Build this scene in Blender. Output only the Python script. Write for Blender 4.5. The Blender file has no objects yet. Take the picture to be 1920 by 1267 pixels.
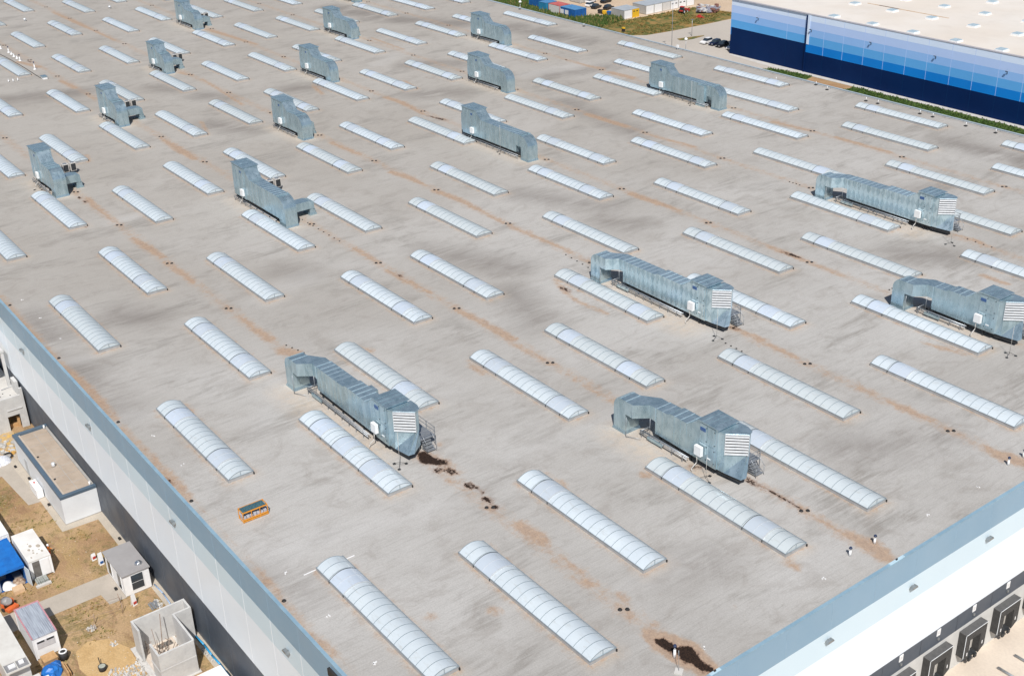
import bpy, bmesh, math, random
import numpy as np
from mathutils import Vector, Matrix
random.seed(7)
PI = math.pi
S = bpy.context.scene
C = S.collection
R0 = 18.3          # roof level above the yard
HC = 71.25         # camera above roof
# ---------------------------------------------------------------- camera
FPX = 2288.127099902079
CF = Vector((-0.7196206669774253, 0.5259793076417438, -0.4533121039545242))
CR = Vector((0.6010929887244629, 0.7987065895476778, -0.027477312812753837))
CU = Vector((-0.3476108665810925, 0.2922559695640607, 0.8909282427271643))
CAM = Vector((0, 0, R0 + HC))
cd = bpy.data.cameras.new('camera'); cam = bpy.data.objects.new('camera', cd); C.objects.link(cam)
cd.sensor_width = 36; cd.lens = 36 * FPX / 1920; cd.clip_end = 6000; cd.clip_start = 1
m = Matrix.Identity(4)
for i in range(3):
    m[i][0] = CR[i]; m[i][1] = CU[i]; m[i][2] = -CF[i]; m[i][3] = CAM[i]
cam.matrix_world = m
S.camera = cam

def ray(px, py): return CF + CR * ((px - 960) / FPX) - CU * ((py - 633.5) / FPX)
def at(px, py, z=R0):
    d = ray(px, py); p = CAM + d * ((z - CAM.z) / d.z); return p
def atY(px, py, y):
    d = ray(px, py); return CAM + d * (y / d.y)
def tp(k, x, y, s=3.958):
    o = {'00':(0,0),'40':(480,0),'90':(960,0),'140':(1440,0),'03':(0,320),'43':(480,320),'93':(960,320),'143':(1440,320),
         '06':(0,640),'46':(480,640),'96':(960,640),'146':(1440,640),'09':(0,947),'49':(480,947),'99':(960,947),'149':(1440,947)}[k]
    return (o[0] + x / s, o[1] + y / s)

# ---------------------------------------------------------------- materials
def nodes(name):
    mt = bpy.data.materials.new(name); mt.use_nodes = True
    nt = mt.node_tree; b = nt.nodes['Principled BSDF']
    return mt, nt, b
def N(nt, t, **k):
    n = nt.nodes.new(t)
    for a, v in k.items(): setattr(n, a, v)
    return n
def val(nt, op, a, b=None, c=None, clamp=False):
    n = nt.nodes.new('ShaderNodeMath'); n.operation = op; n.use_clamp = clamp
    for i, v in enumerate((a, b, c)):
        if v is None: continue
        if isinstance(v, (int, float)): n.inputs[i].default_value = v
        else: nt.links.new(v, n.inputs[i])
    return n.outputs[0]
def mixc(nt, f, a, b, mode='MIX'):
    n = nt.nodes.new('ShaderNodeMix'); n.data_type = 'RGBA'; n.blend_type = mode
    for s, v in ((0, f), (6, a), (7, b)):
        if isinstance(v, (int, float)): n.inputs[s].default_value = v
        elif isinstance(v, tuple): n.inputs[s].default_value = v if len(v) == 4 else (*v, 1)
        else: nt.links.new(v, n.inputs[s])
    return n.outputs[2]
def mrange(nt, v, a, b, c=0.0, d=1.0, smooth=True):
    n = nt.nodes.new('ShaderNodeMapRange'); n.interpolation_type = 'SMOOTHSTEP' if smooth else 'LINEAR'
    nt.links.new(v, n.inputs[0])
    for i, q in enumerate((a, b, c, d)): n.inputs[i + 1].default_value = q
    return n.outputs[0]
def pos(nt, scale=(1, 1, 1), rot=0.0, obj=False):
    if obj: g = N(nt, 'ShaderNodeTexCoord').outputs['Object']
    else: g = N(nt, 'ShaderNodeNewGeometry').outputs['Position']
    mp = N(nt, 'ShaderNodeMapping'); mp.inputs['Scale'].default_value = scale; mp.inputs['Rotation'].default_value = (0, 0, rot)
    nt.links.new(g, mp.inputs[0]); return mp.outputs[0]
def noise(nt, vec, scale, detail=4, rough=.55, dist=0.0):
    n = N(nt, 'ShaderNodeTexNoise'); n.inputs['Scale'].default_value = scale; n.inputs['Detail'].default_value = detail
    n.inputs['Roughness'].default_value = rough; n.inputs['Distortion'].default_value = dist
    nt.links.new(vec, n.inputs['Vector']); return n.outputs[0]
MATS = {}
def pm(name, c1, c2=None, scale=1.0, rough=.7, metal=0.0, bump=0.0, stretch=(1, 1, 1), dirt=0.0, spec=.5, bscale=None):
    """procedural paint / plaster / metal: two tones through noise plus a finer grime layer"""
    if name in MATS: return MATS[name]
    mt, nt, b = nodes(name); c2 = c2 or tuple(x * .86 for x in c1)
    p = pos(nt, stretch)
    f = mrange(nt, noise(nt, p, scale, 5, .6), .35, .68)
    col = mixc(nt, f, (*c1, 1), (*c2, 1))
    if dirt:
        g = mrange(nt, noise(nt, pos(nt), scale * 4.3, 6, .7), .45, .75, 0, dirt)
        col = mixc(nt, g, col, tuple(x * .55 for x in c2))
    nt.links.new(col, b.inputs['Base Color'])
    r = mrange(nt, noise(nt, p, scale * 2.1, 3), .3, .7, rough * .85, min(1, rough * 1.15)); nt.links.new(r, b.inputs['Roughness'])
    b.inputs['Metallic'].default_value = metal; b.inputs['Specular IOR Level'].default_value = spec
    if bump:
        bn = N(nt, 'ShaderNodeBump'); bn.inputs['Strength'].default_value = bump; bn.inputs['Distance'].default_value = .05
        nt.links.new(noise(nt, p, bscale or scale * 3, 5), bn.inputs['Height']); nt.links.new(bn.outputs[0], b.inputs['Normal'])
    MATS[name] = mt; return mt

def galvanised(name, tone=1.0, diamond=0.0):
    mt, nt, b = nodes(name)
    po = pos(nt, obj=True)
    sp = N(nt, 'ShaderNodeTexVoronoi'); sp.inputs['Scale'].default_value = 2.2; nt.links.new(pos(nt, (1, 1, .55)), sp.inputs['Vector'])
    a = noise(nt, pos(nt, (1.6, 1.6, .35)), .9, 5, .65)
    sepc = N(nt, 'ShaderNodeSeparateColor'); nt.links.new(sp.outputs['Color'], sepc.inputs[0])
    k = val(nt, 'ADD', val(nt, 'MULTIPLY', a, .75), val(nt, 'MULTIPLY', sepc.outputs[0], .22))
    # sheet joints every 0.9 m along the duct (object x) make each sheet a slightly different tone
    sx = N(nt, 'ShaderNodeSeparateXYZ'); nt.links.new(po, sx.inputs[0])
    sheet = val(nt, 'FLOOR', val(nt, 'DIVIDE', sx.outputs[0], .92))
    wn = N(nt, 'ShaderNodeTexWhiteNoise'); wn.noise_dimensions = '1D'; nt.links.new(sheet, wn.inputs['W'])
    k = val(nt, 'ADD', k, val(nt, 'MULTIPLY', wn.outputs[0], .16))
    if diamond:
        fx = val(nt, 'ABSOLUTE', val(nt, 'SUBTRACT', val(nt, 'FRACT', val(nt, 'DIVIDE', sx.outputs[0], .92)), .5))
        fz = val(nt, 'ABSOLUTE', val(nt, 'SUBTRACT', val(nt, 'FRACT', val(nt, 'DIVIDE', sx.outputs[2], 1.9)), .5))
        dd = mrange(nt, val(nt, 'ADD', fx, fz), .38, .62, diamond, 0)
        k = val(nt, 'ADD', k, dd)
    f = mrange(nt, k, .3, .95, smooth=False)
    nt.links.new(mixc(nt, f, (.33 * tone, .46 * tone, .525 * tone, 1), (.60 * tone, .745 * tone, .81 * tone, 1)), b.inputs['Base Color'])
    nt.links.new(mrange(nt, a, .3, .7, .24, .36), b.inputs['Roughness'])
    b.inputs['Metallic'].default_value = .72
    bn = N(nt, 'ShaderNodeBump'); bn.inputs['Strength'].default_value = .10; bn.inputs['Distance'].default_value = .04
    nt.links.new(noise(nt, pos(nt), 1.3, 2), bn.inputs['Height']); nt.links.new(bn.outputs[0], b.inputs['Normal'])
    return mt
GALV = galvanised('galvanised_steel')
GALVD = galvanised('galvanised_steel_cross_broken', 1.05, .42)
FLANGE = pm('flange_steel', (.58, .70, .76), (.46, .58, .65), 2, .4, .5)
LOUV = pm('bright_louver_steel', (.74, .76, .78), (.66, .69, .72), 2, .35, .35)
STEEL = pm('frame_steel', (.42, .45, .48), (.34, .36, .39), 3, .45, .6)
DARKF = pm('dark_frame', (.035, .04, .045), (.02, .022, .026), 3, .6)
BLACK = pm('black_rubber', (.02, .02, .022), (.035, .033, .032), 4, .7)
WHITEP = pm('white_paint', (.85, .86, .87), (.81, .82, .83), 1.5, .45, dirt=.06)
BLUEP = pm('blue_label', (.05, .12, .30), (.04, .10, .26), 4, .4)
CONC = pm('precast_concrete', (.58, .58, .57), (.50, .50, .495), .8, .85, bump=.1, dirt=.2)
CONCD = pm('weathered_concrete', (.42, .405, .38), (.34, .33, .31), .8, .9, bump=.2, dirt=.3)
PALEC = pm('pale_concrete', (.60, .585, .555), (.52, .505, .48), .7, .85, dirt=.15)
GLASS = pm('dark_glass', (.03, .045, .06), (.025, .035, .05), .6, .12, spec=.8)
ORANGE = pm('orange_paint', (.75, .33, .04), (.62, .25, .03), 6, .5, dirt=.2)
REDP = pm('red_paint', (.55, .05, .04), (.45, .04, .035), 4, .5)
BLUEC = pm('blue_container_paint', (.02, .13, .40), (.015, .10, .32), .8, .5, dirt=.15)
TEALC = pm('teal_container_paint', (.03, .24, .42), (.025, .2, .36), .8, .5, dirt=.15)
WOOD = pm('plywood', (.55, .34, .16), (.46, .27, .12), 3, .8, dirt=.2)
TARP = pm('blue_tarp', (.015, .17, .55), (.012, .13, .46), 1.2, .5, bump=.3)
YELL = pm('yellow_paint', (.78, .48, .03), (.68, .40, .02), 3, .5)
SEAM = pm('panel_joint', (.80, .84, .88), (.74, .78, .83), 1, .5)
WSLATE = pm('wall_slate_blue', (.245, .385, .515), (.23, .365, .49), .12, .5)
WPALE = pm('wall_pale_blue', (.62, .765, .86), (.60, .745, .845), .12, .45)
WWHITE = pm('wall_white', (.81, .89, .97), (.785, .87, .955), .10, .45)
WDARK = pm('wall_dark_slate', (.080, .098, .125), (.070, .086, .112), .2, .55)
WBASE = pm('plinth_concrete', (.62, .62, .60), (.55, .55, .535), .5, .85, dirt=.12)
CAP = pm('parapet_cap', (.27, .41, .51), (.22, .35, .45), .5, .5, dirt=.2)
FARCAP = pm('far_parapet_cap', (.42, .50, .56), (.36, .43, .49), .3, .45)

def skylight_glazing(name, c1, c2):
    mt, nt, b = nodes(name)
    f = mrange(nt, noise(nt, pos(nt), .35, 4, .6), .35, .65)
    f2 = mrange(nt, noise(nt, pos(nt, (1, 1, 3)), 3.0, 5, .7), .5, .8, 0, .25)
    col = mixc(nt, f, (*c1, 1), (*c2, 1)); col = mixc(nt, f2, col, tuple(x * .8 for x in c2))
    oi = N(nt, 'ShaderNodeObjectInfo'); col = mixc(nt, val(nt, 'MULTIPLY', oi.outputs['Random'], .75), col, tuple(x * y for x, y in zip(c2, (.90, .875, .82))))
    edge = mrange(nt, noise(nt, pos(nt, (.5, 2.2, 1)), 1.4, 5, .7), .52, .72, 0, .35); col = mixc(nt, edge, col, (.40, .40, .37, 1))
    nt.links.new(col, b.inputs['Base Color']); b.inputs['Roughness'].default_value = .28
    b.inputs['Specular IOR Level'].default_value = .45
    return mt
GLAZ = skylight_glazing('opal_polycarbonate', (.615, .69, .745), (.565, .64, .70))
FLAP = skylight_glazing('opal_polycarbonate_flap', (.55, .63, .735), (.52, .60, .705))
RIB = pm('glazing_bar', (.33, .39, .43), (.28, .34, .38), 2, .4, .3)
CURB = pm('curb_sheet', (.48, .49, .50), (.40, .41, .42), 1.5, .5, .3, dirt=.2)

# ---------------------------------------------------------------- mesh helper
class MB:
    def __init__(s): s.v = []; s.f = []; s.m = []; s.sm = []
    def face(s, idx, m=0, sm=False): s.f.append(tuple(idx)); s.m.append(m); s.sm.append(sm)
    def add(s, vs): k = len(s.v); s.v += [tuple(q) for q in vs]; return k
    def box(s, x0, y0, z0, x1, y1, z1, m=0):
        k = s.add([(x0,y0,z0),(x1,y0,z0),(x1,y1,z0),(x0,y1,z0),(x0,y0,z1),(x1,y0,z1),(x1,y1,z1),(x0,y1,z1)])
        for q in ((0,3,2,1),(4,5,6,7),(0,1,5,4),(1,2,6,5),(2,3,7,6),(3,0,4,7)): s.face([k + i for i in q], m)
        return s
    def loft(s, A, B, m=0, sm=False, caps=True):
        n = len(A); k = s.add(list(A) + list(B))
        for i in range(n): j = (i + 1) % n; s.face((k+i, k+j, k+n+j, k+n+i), m, sm)
        if caps: s.face([k + i for i in range(n)][::-1], m); s.face([k + n + i for i in range(n)], m)
        return s
    def prism(s, poly, z0, z1, m=0): return s.loft([(x, y, z0) for x, y in poly], [(x, y, z1) for x, y in poly], m)
    def xz(s, prof, y0, y1, m=0): return s.loft([(x, y0, z) for x, z in prof], [(x, y1, z) for x, z in prof], m)
    def yz(s, prof, x0, x1, m=0): return s.loft([(x0, y, z) for y, z in prof], [(x1, y, z) for y, z in prof], m)
    def tube(s, a, b, r, n=6, m=0, r2=None):
        a = Vector(a); b = Vector(b); d = (b - a).normalized(); r2 = r if r2 is None else r2
        u = d.cross(Vector((0, 0, 1))) if abs(d.z) < .95 else d.cross(Vector((1, 0, 0))); u.normalize(); w = d.cross(u)
        A = [a + (u * math.cos(2*PI*i/n) + w * math.sin(2*PI*i/n)) * r for i in range(n)]
        B = [b + (u * math.cos(2*PI*i/n) + w * math.sin(2*PI*i/n)) * r2 for i in range(n)]
        return s.loft(A, B, m, True)
    def path(s, pts, r, n=6, m=0):
        for a, b in zip(pts[:-1], pts[1:]): s.tube(a, b, r, n, m)
        return s
    def dome(s, c, r, h, n=12, k=4, m=0):
        rings = []
        for i in range(k):
            t = i / k * PI / 2
            rings.append(s.add([(c[0] + r*math.cos(t)*math.cos(2*PI*j/n), c[1] + r*math.cos(t)*math.sin(2*PI*j/n), c[2] + h*math.sin(t)) for j in range(n)]))
        top = s.add([(c[0], c[1], c[2] + h)])
        for i in range(k - 1):
            for j in range(n): q = (j + 1) % n; s.face((rings[i]+j, rings[i]+q, rings[i+1]+q, rings[i+1]+j), m, True)
        for j in range(n): s.face((rings[-1]+j, rings[-1]+(j+1) % n, top), m, True)
        return s
    def mesh(s, name, mats, recalc=True):
        me = bpy.data.meshes.new(name); me.from_pydata(s.v, [], s.f)
        for q in (mats if isinstance(mats, (list, tuple)) else [mats]): me.materials.append(q)
        me.polygons.foreach_set('material_index', s.m); me.polygons.foreach_set('use_smooth', s.sm)
        if recalc:
            bm = bmesh.new(); bm.from_mesh(me); bmesh.ops.recalc_face_normals(bm, faces=bm.faces); bm.to_mesh(me); bm.free()
        me.update(); return me
    def build(s, name, mats, parent=None, recalc=True, loc=None):
        o = bpy.data.objects.new(name, s.mesh(name, mats, recalc)); C.objects.link(o)
        if parent: o.parent = parent
        if loc: o.location = loc
        return o
def tag(o, label=None, cat=None, group=None, kind=None):
    if label: o['label'] = label
    if cat: o['category'] = cat
    if group: o['group'] = group
    if kind: o['kind'] = kind
    return o
def thing(name, label, cat, loc=(0, 0, 0), rz=0.0, group=None):
    o = bpy.data.objects.new(name, None); C.objects.link(o); o.location = loc; o.rotation_euler = (0, 0, rz)
    o.empty_display_size = .5
    return tag(o, label, cat, group)
KIDS = {}
def children(o): return [c for c in bpy.data.objects if c.parent == o]
def tree(o):
    return (o, [tree(c) for c in children(o)])
def copy_tree(t, parent=None):
    o, ch = t
    c = o.copy(); C.objects.link(c); c.parent = parent
    for q in ch: copy_tree(q, c)
    return c
def sheet(name, poly, z, m, kind='structure', label=None, sub=None):
    mb = MB(); k = mb.add([(x, y, z) for x, y in poly]); mb.face(range(k, k + len(poly)))
    o = mb.build(name, m, recalc=False)
    if o.data.polygons[0].normal.z < 0: o.data.flip_normals()
    return tag(o, label, None, None, kind)
ORD = ['zeroth','first','second','third','fourth','fifth','sixth','seventh','eighth','ninth','tenth','eleventh','twelfth','thirteenth','fourteenth']

# ================================================================ GROUND
mt, nt, b = nodes('ground_earth')
p = pos(nt)
big = mrange(nt, noise(nt, p, .06, 5, .6), .38, .62); mid = mrange(nt, noise(nt, p, .45, 6, .65), .42, .62)
fine = noise(nt, p, 5.0, 6, .75); tuft = mrange(nt, val(nt, 'ADD', val(nt, 'MULTIPLY', noise(nt, p, .8, 6, .75, .4), .6), val(nt, 'MULTIPLY', noise(nt, p, .14, 4, .6), .4)), .50, .60)
col = mixc(nt, big, (.33, .20, .105, 1), (.47, .32, .18, 1))
col = mixc(nt, val(nt, 'MULTIPLY', mid, .6), col, (.40, .28, .12, 1))
col = mixc(nt, mrange(nt, noise(nt, pos(nt, (1, 1.8, 1), .5), .28, 5, .7, .5), .52, .66, 0, .6), col, (.23, .135, .075, 1))
col = mixc(nt, val(nt, 'MULTIPLY', tuft, .62), col, (.17, .15, .055, 1))
col = mixc(nt, 1.0, col, mixc(nt, mrange(nt, fine, .3, .7), (.72, .72, .72, 1), (1.18, 1.18, 1.18, 1)), 'MULTIPLY')
nt.links.new(col, b.inputs['Base Color']); b.inputs['Roughness'].default_value = .95
bn = N(nt, 'ShaderNodeBump'); bn.inputs['Strength'].default_value = .6; bn.inputs['Distance'].default_value = .15
nt.links.new(fine, bn.inputs['Height']); nt.links.new(bn.outputs[0], b.inputs['Normal'])
EARTH = mt
mb = MB()
xs = [-3000, -600, -55, -54, 40, 600]; 
for j, (y0, y1) in enumerate([(-600, 36), (36, 3000)]):
    zz = [0, 0, 0, -1.0, -1.0, -1.0] if j else [0] * 6
    k = mb.add([(x, y0, z) for x, z in zip(xs, zz)] + [(x, y1, z) for x, z in zip(xs, zz)])
    for i in range(5): mb.face((k+i, k+i+1, k+i+7, k+i+6))
tag(mb.build('ground', EARTH, recalc=False), None, None, None, 'structure')

def ground_mat(name, c1, c2, s1=.1, s2=3, bump=.2, c3=None, thr=(.5, .6), fl=0.0):
    mt, nt, b = nodes(name); p = pos(nt)
    col = mixc(nt, mrange(nt, noise(nt, p, s1, 6, .65), .36, .64), (*c1, 1), (*c2, 1))
    if c3: col = mixc(nt, mrange(nt, noise(nt, p, s1 * 3, 6, .7, .3), *thr), col, (*c3, 1))
    fn = noise(nt, p, s2, 6, .7)
    col = mixc(nt, 1.0, col, mixc(nt, mrange(nt, fn, .3, .7), (.82 + fl, .82 + fl, .82 + fl, 1), (1.1 - fl * .5, 1.1 - fl * .5, 1.1 - fl * .5, 1)), 'MULTIPLY')
    nt.links.new(col, b.inputs['Base Color']); b.inputs['Roughness'].default_value = .92
    bn = N(nt, 'ShaderNodeBump'); bn.inputs['Strength'].default_value = bump; bn.inputs['Distance'].default_value = .1
    nt.links.new(fn, bn.inputs['Height']); nt.links.new(bn.outputs[0], b.inputs['Normal'])
    return mt
SAND = ground_mat('sandy_yard', (.60, .47, .34), (.52, .39, .27), .08, 2.0, .3)
ROAD = ground_mat('concrete_road', (.50, .455, .40), (.46, .42, .37), .05, 1.5, .05, fl=.12)
PAVE = ground_mat('paving', (.46, .41, .35), (.41, .365, .31), .3, 6, .05, fl=.12)
DOCKY = ground_mat('dock_slab', (.66, .575, .48), (.62, .535, .445), .15, 3, .05, fl=.12)
GRASSG = ground_mat('verge_grass', (.035, .085, .012), (.07, .115, .02), .35, 4, .8, (.26, .20, .10), (.60, .68))
GRASSD = ground_mat('dry_grass', (.33, .20, .06), (.24, .17, .055), .12, 3, .8, (.09, .115, .025), (.46, .56))
APRON = ground_mat('gravel_apron', (.52, .46, .38), (.46, .41, .34), .4, 8, .3)
BROWN = ground_mat('bare_earth', (.34, .20, .10), (.42, .27, .14), .3, 4, .4)

# far yard sheets
sheet('far_yard', [(-900, 259.5), (-286, 259.5), (-278, 296), (-275, 420), (-900, 420)], .004, SAND)
sheet('road', [(-284, 205), (-40, 205), (-40, 263.6), (-247, 263.6), (-247, 420), (-276.5, 420), (-278.6, 297), (-279.7, 271), (-281, 261), (-284, 257.5), (-296, 253), (-340, 250), (-340, 205)], .008, ROAD)
sheet('weed_bank', [(-900, 205), (-341, 205), (-341, 250), (-297, 253.3), (-298.6, 257.4), (-300, 261.5), (-301.3, 270.7), (-309, 270), (-314, 262), (-340, 264), (-352, 268), (-900, 280)], .012, GRASSG)
sheet('dry_verge', [(-296.8, 253.2), (-284, 257.7), (-281.2, 261), (-280, 271), (-279, 297), (-279.5, 304), (-284, 304), (-300, 300), (-300.8, 281), (-301.5, 271), (-300, 261), (-298, 257)], .016, GRASSD)
sheet('verge', [(-228.5, 259.2), (-219, 260.9), (-150, 260.9), (-60, 260.9), (-60, 252), (-229, 252)], .016, GRASSG)
sheet('bare_patch', [(-214.6, 260.7), (-200.4, 260.9), (-200.9, 252), (-212.2, 252)], .020, BROWN)
sheet('footpath', [(-247, 262.0), (-247, 263.1), (-60, 263.1), (-60, 261.2), (-219, 261.2), (-232, 260.6)], .024, PALEC)
sheet('planted_island', [(-271.2, 264.4), (-270.8, 266.5), (-269.6, 271), (-268.7, 273.6), (-268.1, 273.0), (-267.6, 268), (-267.8, 265.2), (-269, 263.6)], .05, GRASSD)

# near yard sheets (left)
sheet('dock_yard', [(-54, 36), (40, 36), (40, 300), (-54, 300)], -.99, DOCKY)
sheet('wall_apron', [(-160, 32.9), (-50, 32.9), (-50, 34.4), (-160, 34.4)], .006, APRON)
sheet('annex_apron', [(-158.5, 28.0), (-144.2, 28.4), (-135.7, 28.4), (-135.5, 32.9), (-158.5, 32.9)], .010, APRON)
sheet('path', [(-175, 26.0), (-153.6, 26.0), (-153.6, 26.2), (-144.4, 26.9), (-144.2, 28.4), (-158.5, 28.0), (-175, 28.6)], .014, PAVE)
sheet('pavement', [(-123.7, 12), (-120.2, 12), (-120.4, 27.7), (-118.05, 27.9), (-118.0, 29.95), (-123.7, 29.95)], .018, PAVE)
sheet('sandy_patch', [(-112.5, 22.0), (-109.6, 21.4), (-105.2, 22.2), (-103, 24.4), (-105, 26.6), (-109.5, 26.9), (-112.4, 25.6), (-113.4, 23.6)], .010, ground_mat('yellow_sand', (.58, .40, .20), (.50, .33, .15), .5, 5, .3))
sheet('sand_heap_ground', [(-175, 25), (-158.6, 25), (-158.6, 31), (-175, 31)], .012, ground_mat('orange_rubble', (.60, .38, .10), (.40, .33, .26), 1.2, 5, .6))

# ================================================================ WAREHOUSE
WH = thing('warehouse', 'huge flat roofed warehouse with grey membrane roof and blue banded walls', 'warehouse')
WX, WY, FX, FY = -52.6, 33.9, -500.0, 204.1   # near wall plane, left wall plane, far ends
UV_U = []
ROWS = {0:(39.4,[-86.3,-124.8,-163.2,-201.8]),1:(51.2,[-79.8,-111.9,-144.0,-176.1,-208.5,-240.5]),2:(63.0,[-86.1,-124.5,-163.1,-201.8,-241.0,-279.8]),
3:(75.0,[-79.5,-111.7,-143.9,-176.1,-208.4,-241.0,-273.4,-312.3]),4:(86.8,[-79.4,-111.6,-143.8,-176.0,-208.4,-241.0,-273.3,-305.7,-338.4,-371.1]),
5:(98.7,[-92.2,-124.4,-162.9,-202.0,-241.0,-273.3,-305.9,-345.2,-384.7]),6:(111.5,[-79.2,-111.3,-143.4,-175.8,-208.2,-241.0,-273.3,-305.6,-338.3,-371.0]),
7:(123.5,[-91.9,-124.0,-162.8,-201.8,-241.0,-273.3,-305.7,-345.1,-378]),8:(135.4,[-111.0,-143.3,-175.7,-208.3,-240.8,-273.3,-306.0,-338.2,-370.5]),
9:(147.5,[-91.8,-123.9,-162.7,-202.0,-240.8,-273.4,-305.7,-338]),10:(159.7,[-111.1,-143.4,-175.8,-208.1,-241.0,-273.6,-306.3,-337.9]),
11:(171.6,[-123.7,-162.9,-201.8,-240.9,-273.6,-306.0,-338]),12:(183.5,[-110.9,-143.1,-175.6,-208.5,-240.7,-273.8,-305.8]),13:(195.6,[-117.0,-149.7,-188.8,-221.1,-267.2,-305.9])}
SL, SW = 19.45, 2.9
NUN = [(-120.6,54.3,'L'),(-88.2,78.2,'S'),(-120.5,102.2,'L'),(-88.1,126.9,'S'),(-121.6,150.9,'L')]
FUN = [(-205.4,54.6,11.6),(-238.1,78.2,10.4),(-271.2,101.9,9.4),(-309.2,126.2,12.3),(-166.6,78.2,18.1),(-205.4,102.1,12.0),(-238.2,126.6,13.6),
       (-270.9,150.9,13.6),(-309.3,174.6,13.5),(-166.6,126.6,20.4),(-205.2,150.7,14.1),(-238.5,174.8,13.7),(-166.3,174.4,20.0)]
VAL = [58.2, 82.2, 106.1, 130.0, 153.9, 177.9]
# --- roof sheet with stain attributes
xs = list(np.arange(-52.9, -100, -.4)) + list(np.arange(-100, -190, -.7)) + list(np.arange(-190, -500.1, -1.3))
ys = np.arange(34.2, 204.21, .5); xs = np.array(xs)
X, Y = np.meshgrid(xs, ys)
rng = np.random.RandomState(3)
def seg_mask(pts, rad, soft=.5):
    """1 inside a chain of capsules, falling to 0 over 'soft' metres"""
    out = np.zeros_like(X)
    P = [at(*q) for q in pts]
    if len(P) == 1: P = P * 2
    rr = rad if isinstance(rad, (list, tuple)) else [rad] * len(P)
    for (a, b_, ra, rb) in zip(P[:-1], P[1:], rr[:-1], rr[1:]):
        dx, dy = b_.x - a.x, b_.y - a.y; L2 = dx*dx + dy*dy + 1e-9
        t = np.clip(((X - a.x) * dx + (Y - a.y) * dy) / L2, 0, 1)
        d = np.hypot(X - a.x - t * dx, Y - a.y - t * dy) - (ra + (rb - ra) * t)
        out = np.maximum(out, np.clip(.5 - d / (2 * soft), 0, 1))
    return out
tan = np.zeros_like(X); dark = np.zeros_like(X); sand = np.zeros_like(X); grime = np.zeros_like(X)
def z8(x, y, ox=1180, oy=1150, s=9.6): return (ox + x / s, oy + y / s)
pud = [z8(*q) for q in ((540,500),(620,520),(720,600),(850,665),(1000,690),(1080,780),(1180,860),(1330,960),(1440,995))]
dark = np.maximum(dark, seg_mask(pud, [.45,.5,.45,.45,.8,.8,.5,.4,.45], .22))
tan = np.maximum(tan, .95 * seg_mask([z8(*q) for q in ((260,290),(420,400),(620,520),(1000,690),(1330,960),(1440,995))], [.25,.9,1.3,1.6,1.15,.9], .35))
def D(k, pts, r, soft=.25, a=1.0):
    global dark; dark = np.maximum(dark, a * seg_mask([tp(k, *q) for q in pts], r, soft * 1.7))
def Tn(k, pts, r, soft=.7, a=.85):
    global tan; r = [q * 1.25 for q in r] if isinstance(r, (list, tuple)) else r * 1.25; tan = np.maximum(tan, a * seg_mask([tp(k, *q) for q in pts], r, soft))
D('46', [(1235,835),(1270,880),(1390,900)], [.55,.8,.45]); D('46', [(1340,955),(1360,962)], .35); D('46', [(1420,945),(1470,975)], .3)
D('46', [(1575,1065),(1640,1090)], [.4,.2]); D('46', [(1695,1165),(1740,1185)], .28); D('46', [(1775,1228)], .3); D('46', [(1680,1110),(1690,1120)], .1)
Tn('46', [(1240,850),(1380,900),(1460,970)], 1.0, .8, .5); Tn('46', [(1420,1030),(1470,1045)], .35, .4, .7); Tn('46', [(1360,760)], .5, .5, .5)
D('96', [(1750,1025),(1830,1070),(1900,1110)], [.3,.22,.14], .18); D('146', [(0,1105),(110,1165),(240,1245)], [.16,.12,.12], .16)
D('93', [(1640,1165),(1690,1180)], [.35,.15]); D('143', [(110,605),(175,625),(240,648)], [.2,.4,.2], .25, .9); D('93', [(370,868),(425,895)], .32, .25, .85)
D('43', [(1055,775),(1080,788)], .18); D('03', [(585,198),(600,204)], .28); D('03', [(632,230),(648,236)], .28); D('40', [(1270,860),(1400,890)], [.15,.5], .25, .9)
D('96', [(1340,930),(1380,935)], .3, .3, .8); D('00', [(205,455),(230,462)], .25); D('90', [(395,443),(420,450)], .2); D('40', [(1250,575),(1360,592)], .14, .2, .8)
D('03', [(640,415),(645,420)], .15); D('90', [(0,445),(180,465)], .15, .3, .6); D('06', [(1235,1005),(1290,1055)], [.1,.2], .2, .8); D('40', [(270,712),(350,722)], .12, .2, .8)
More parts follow.
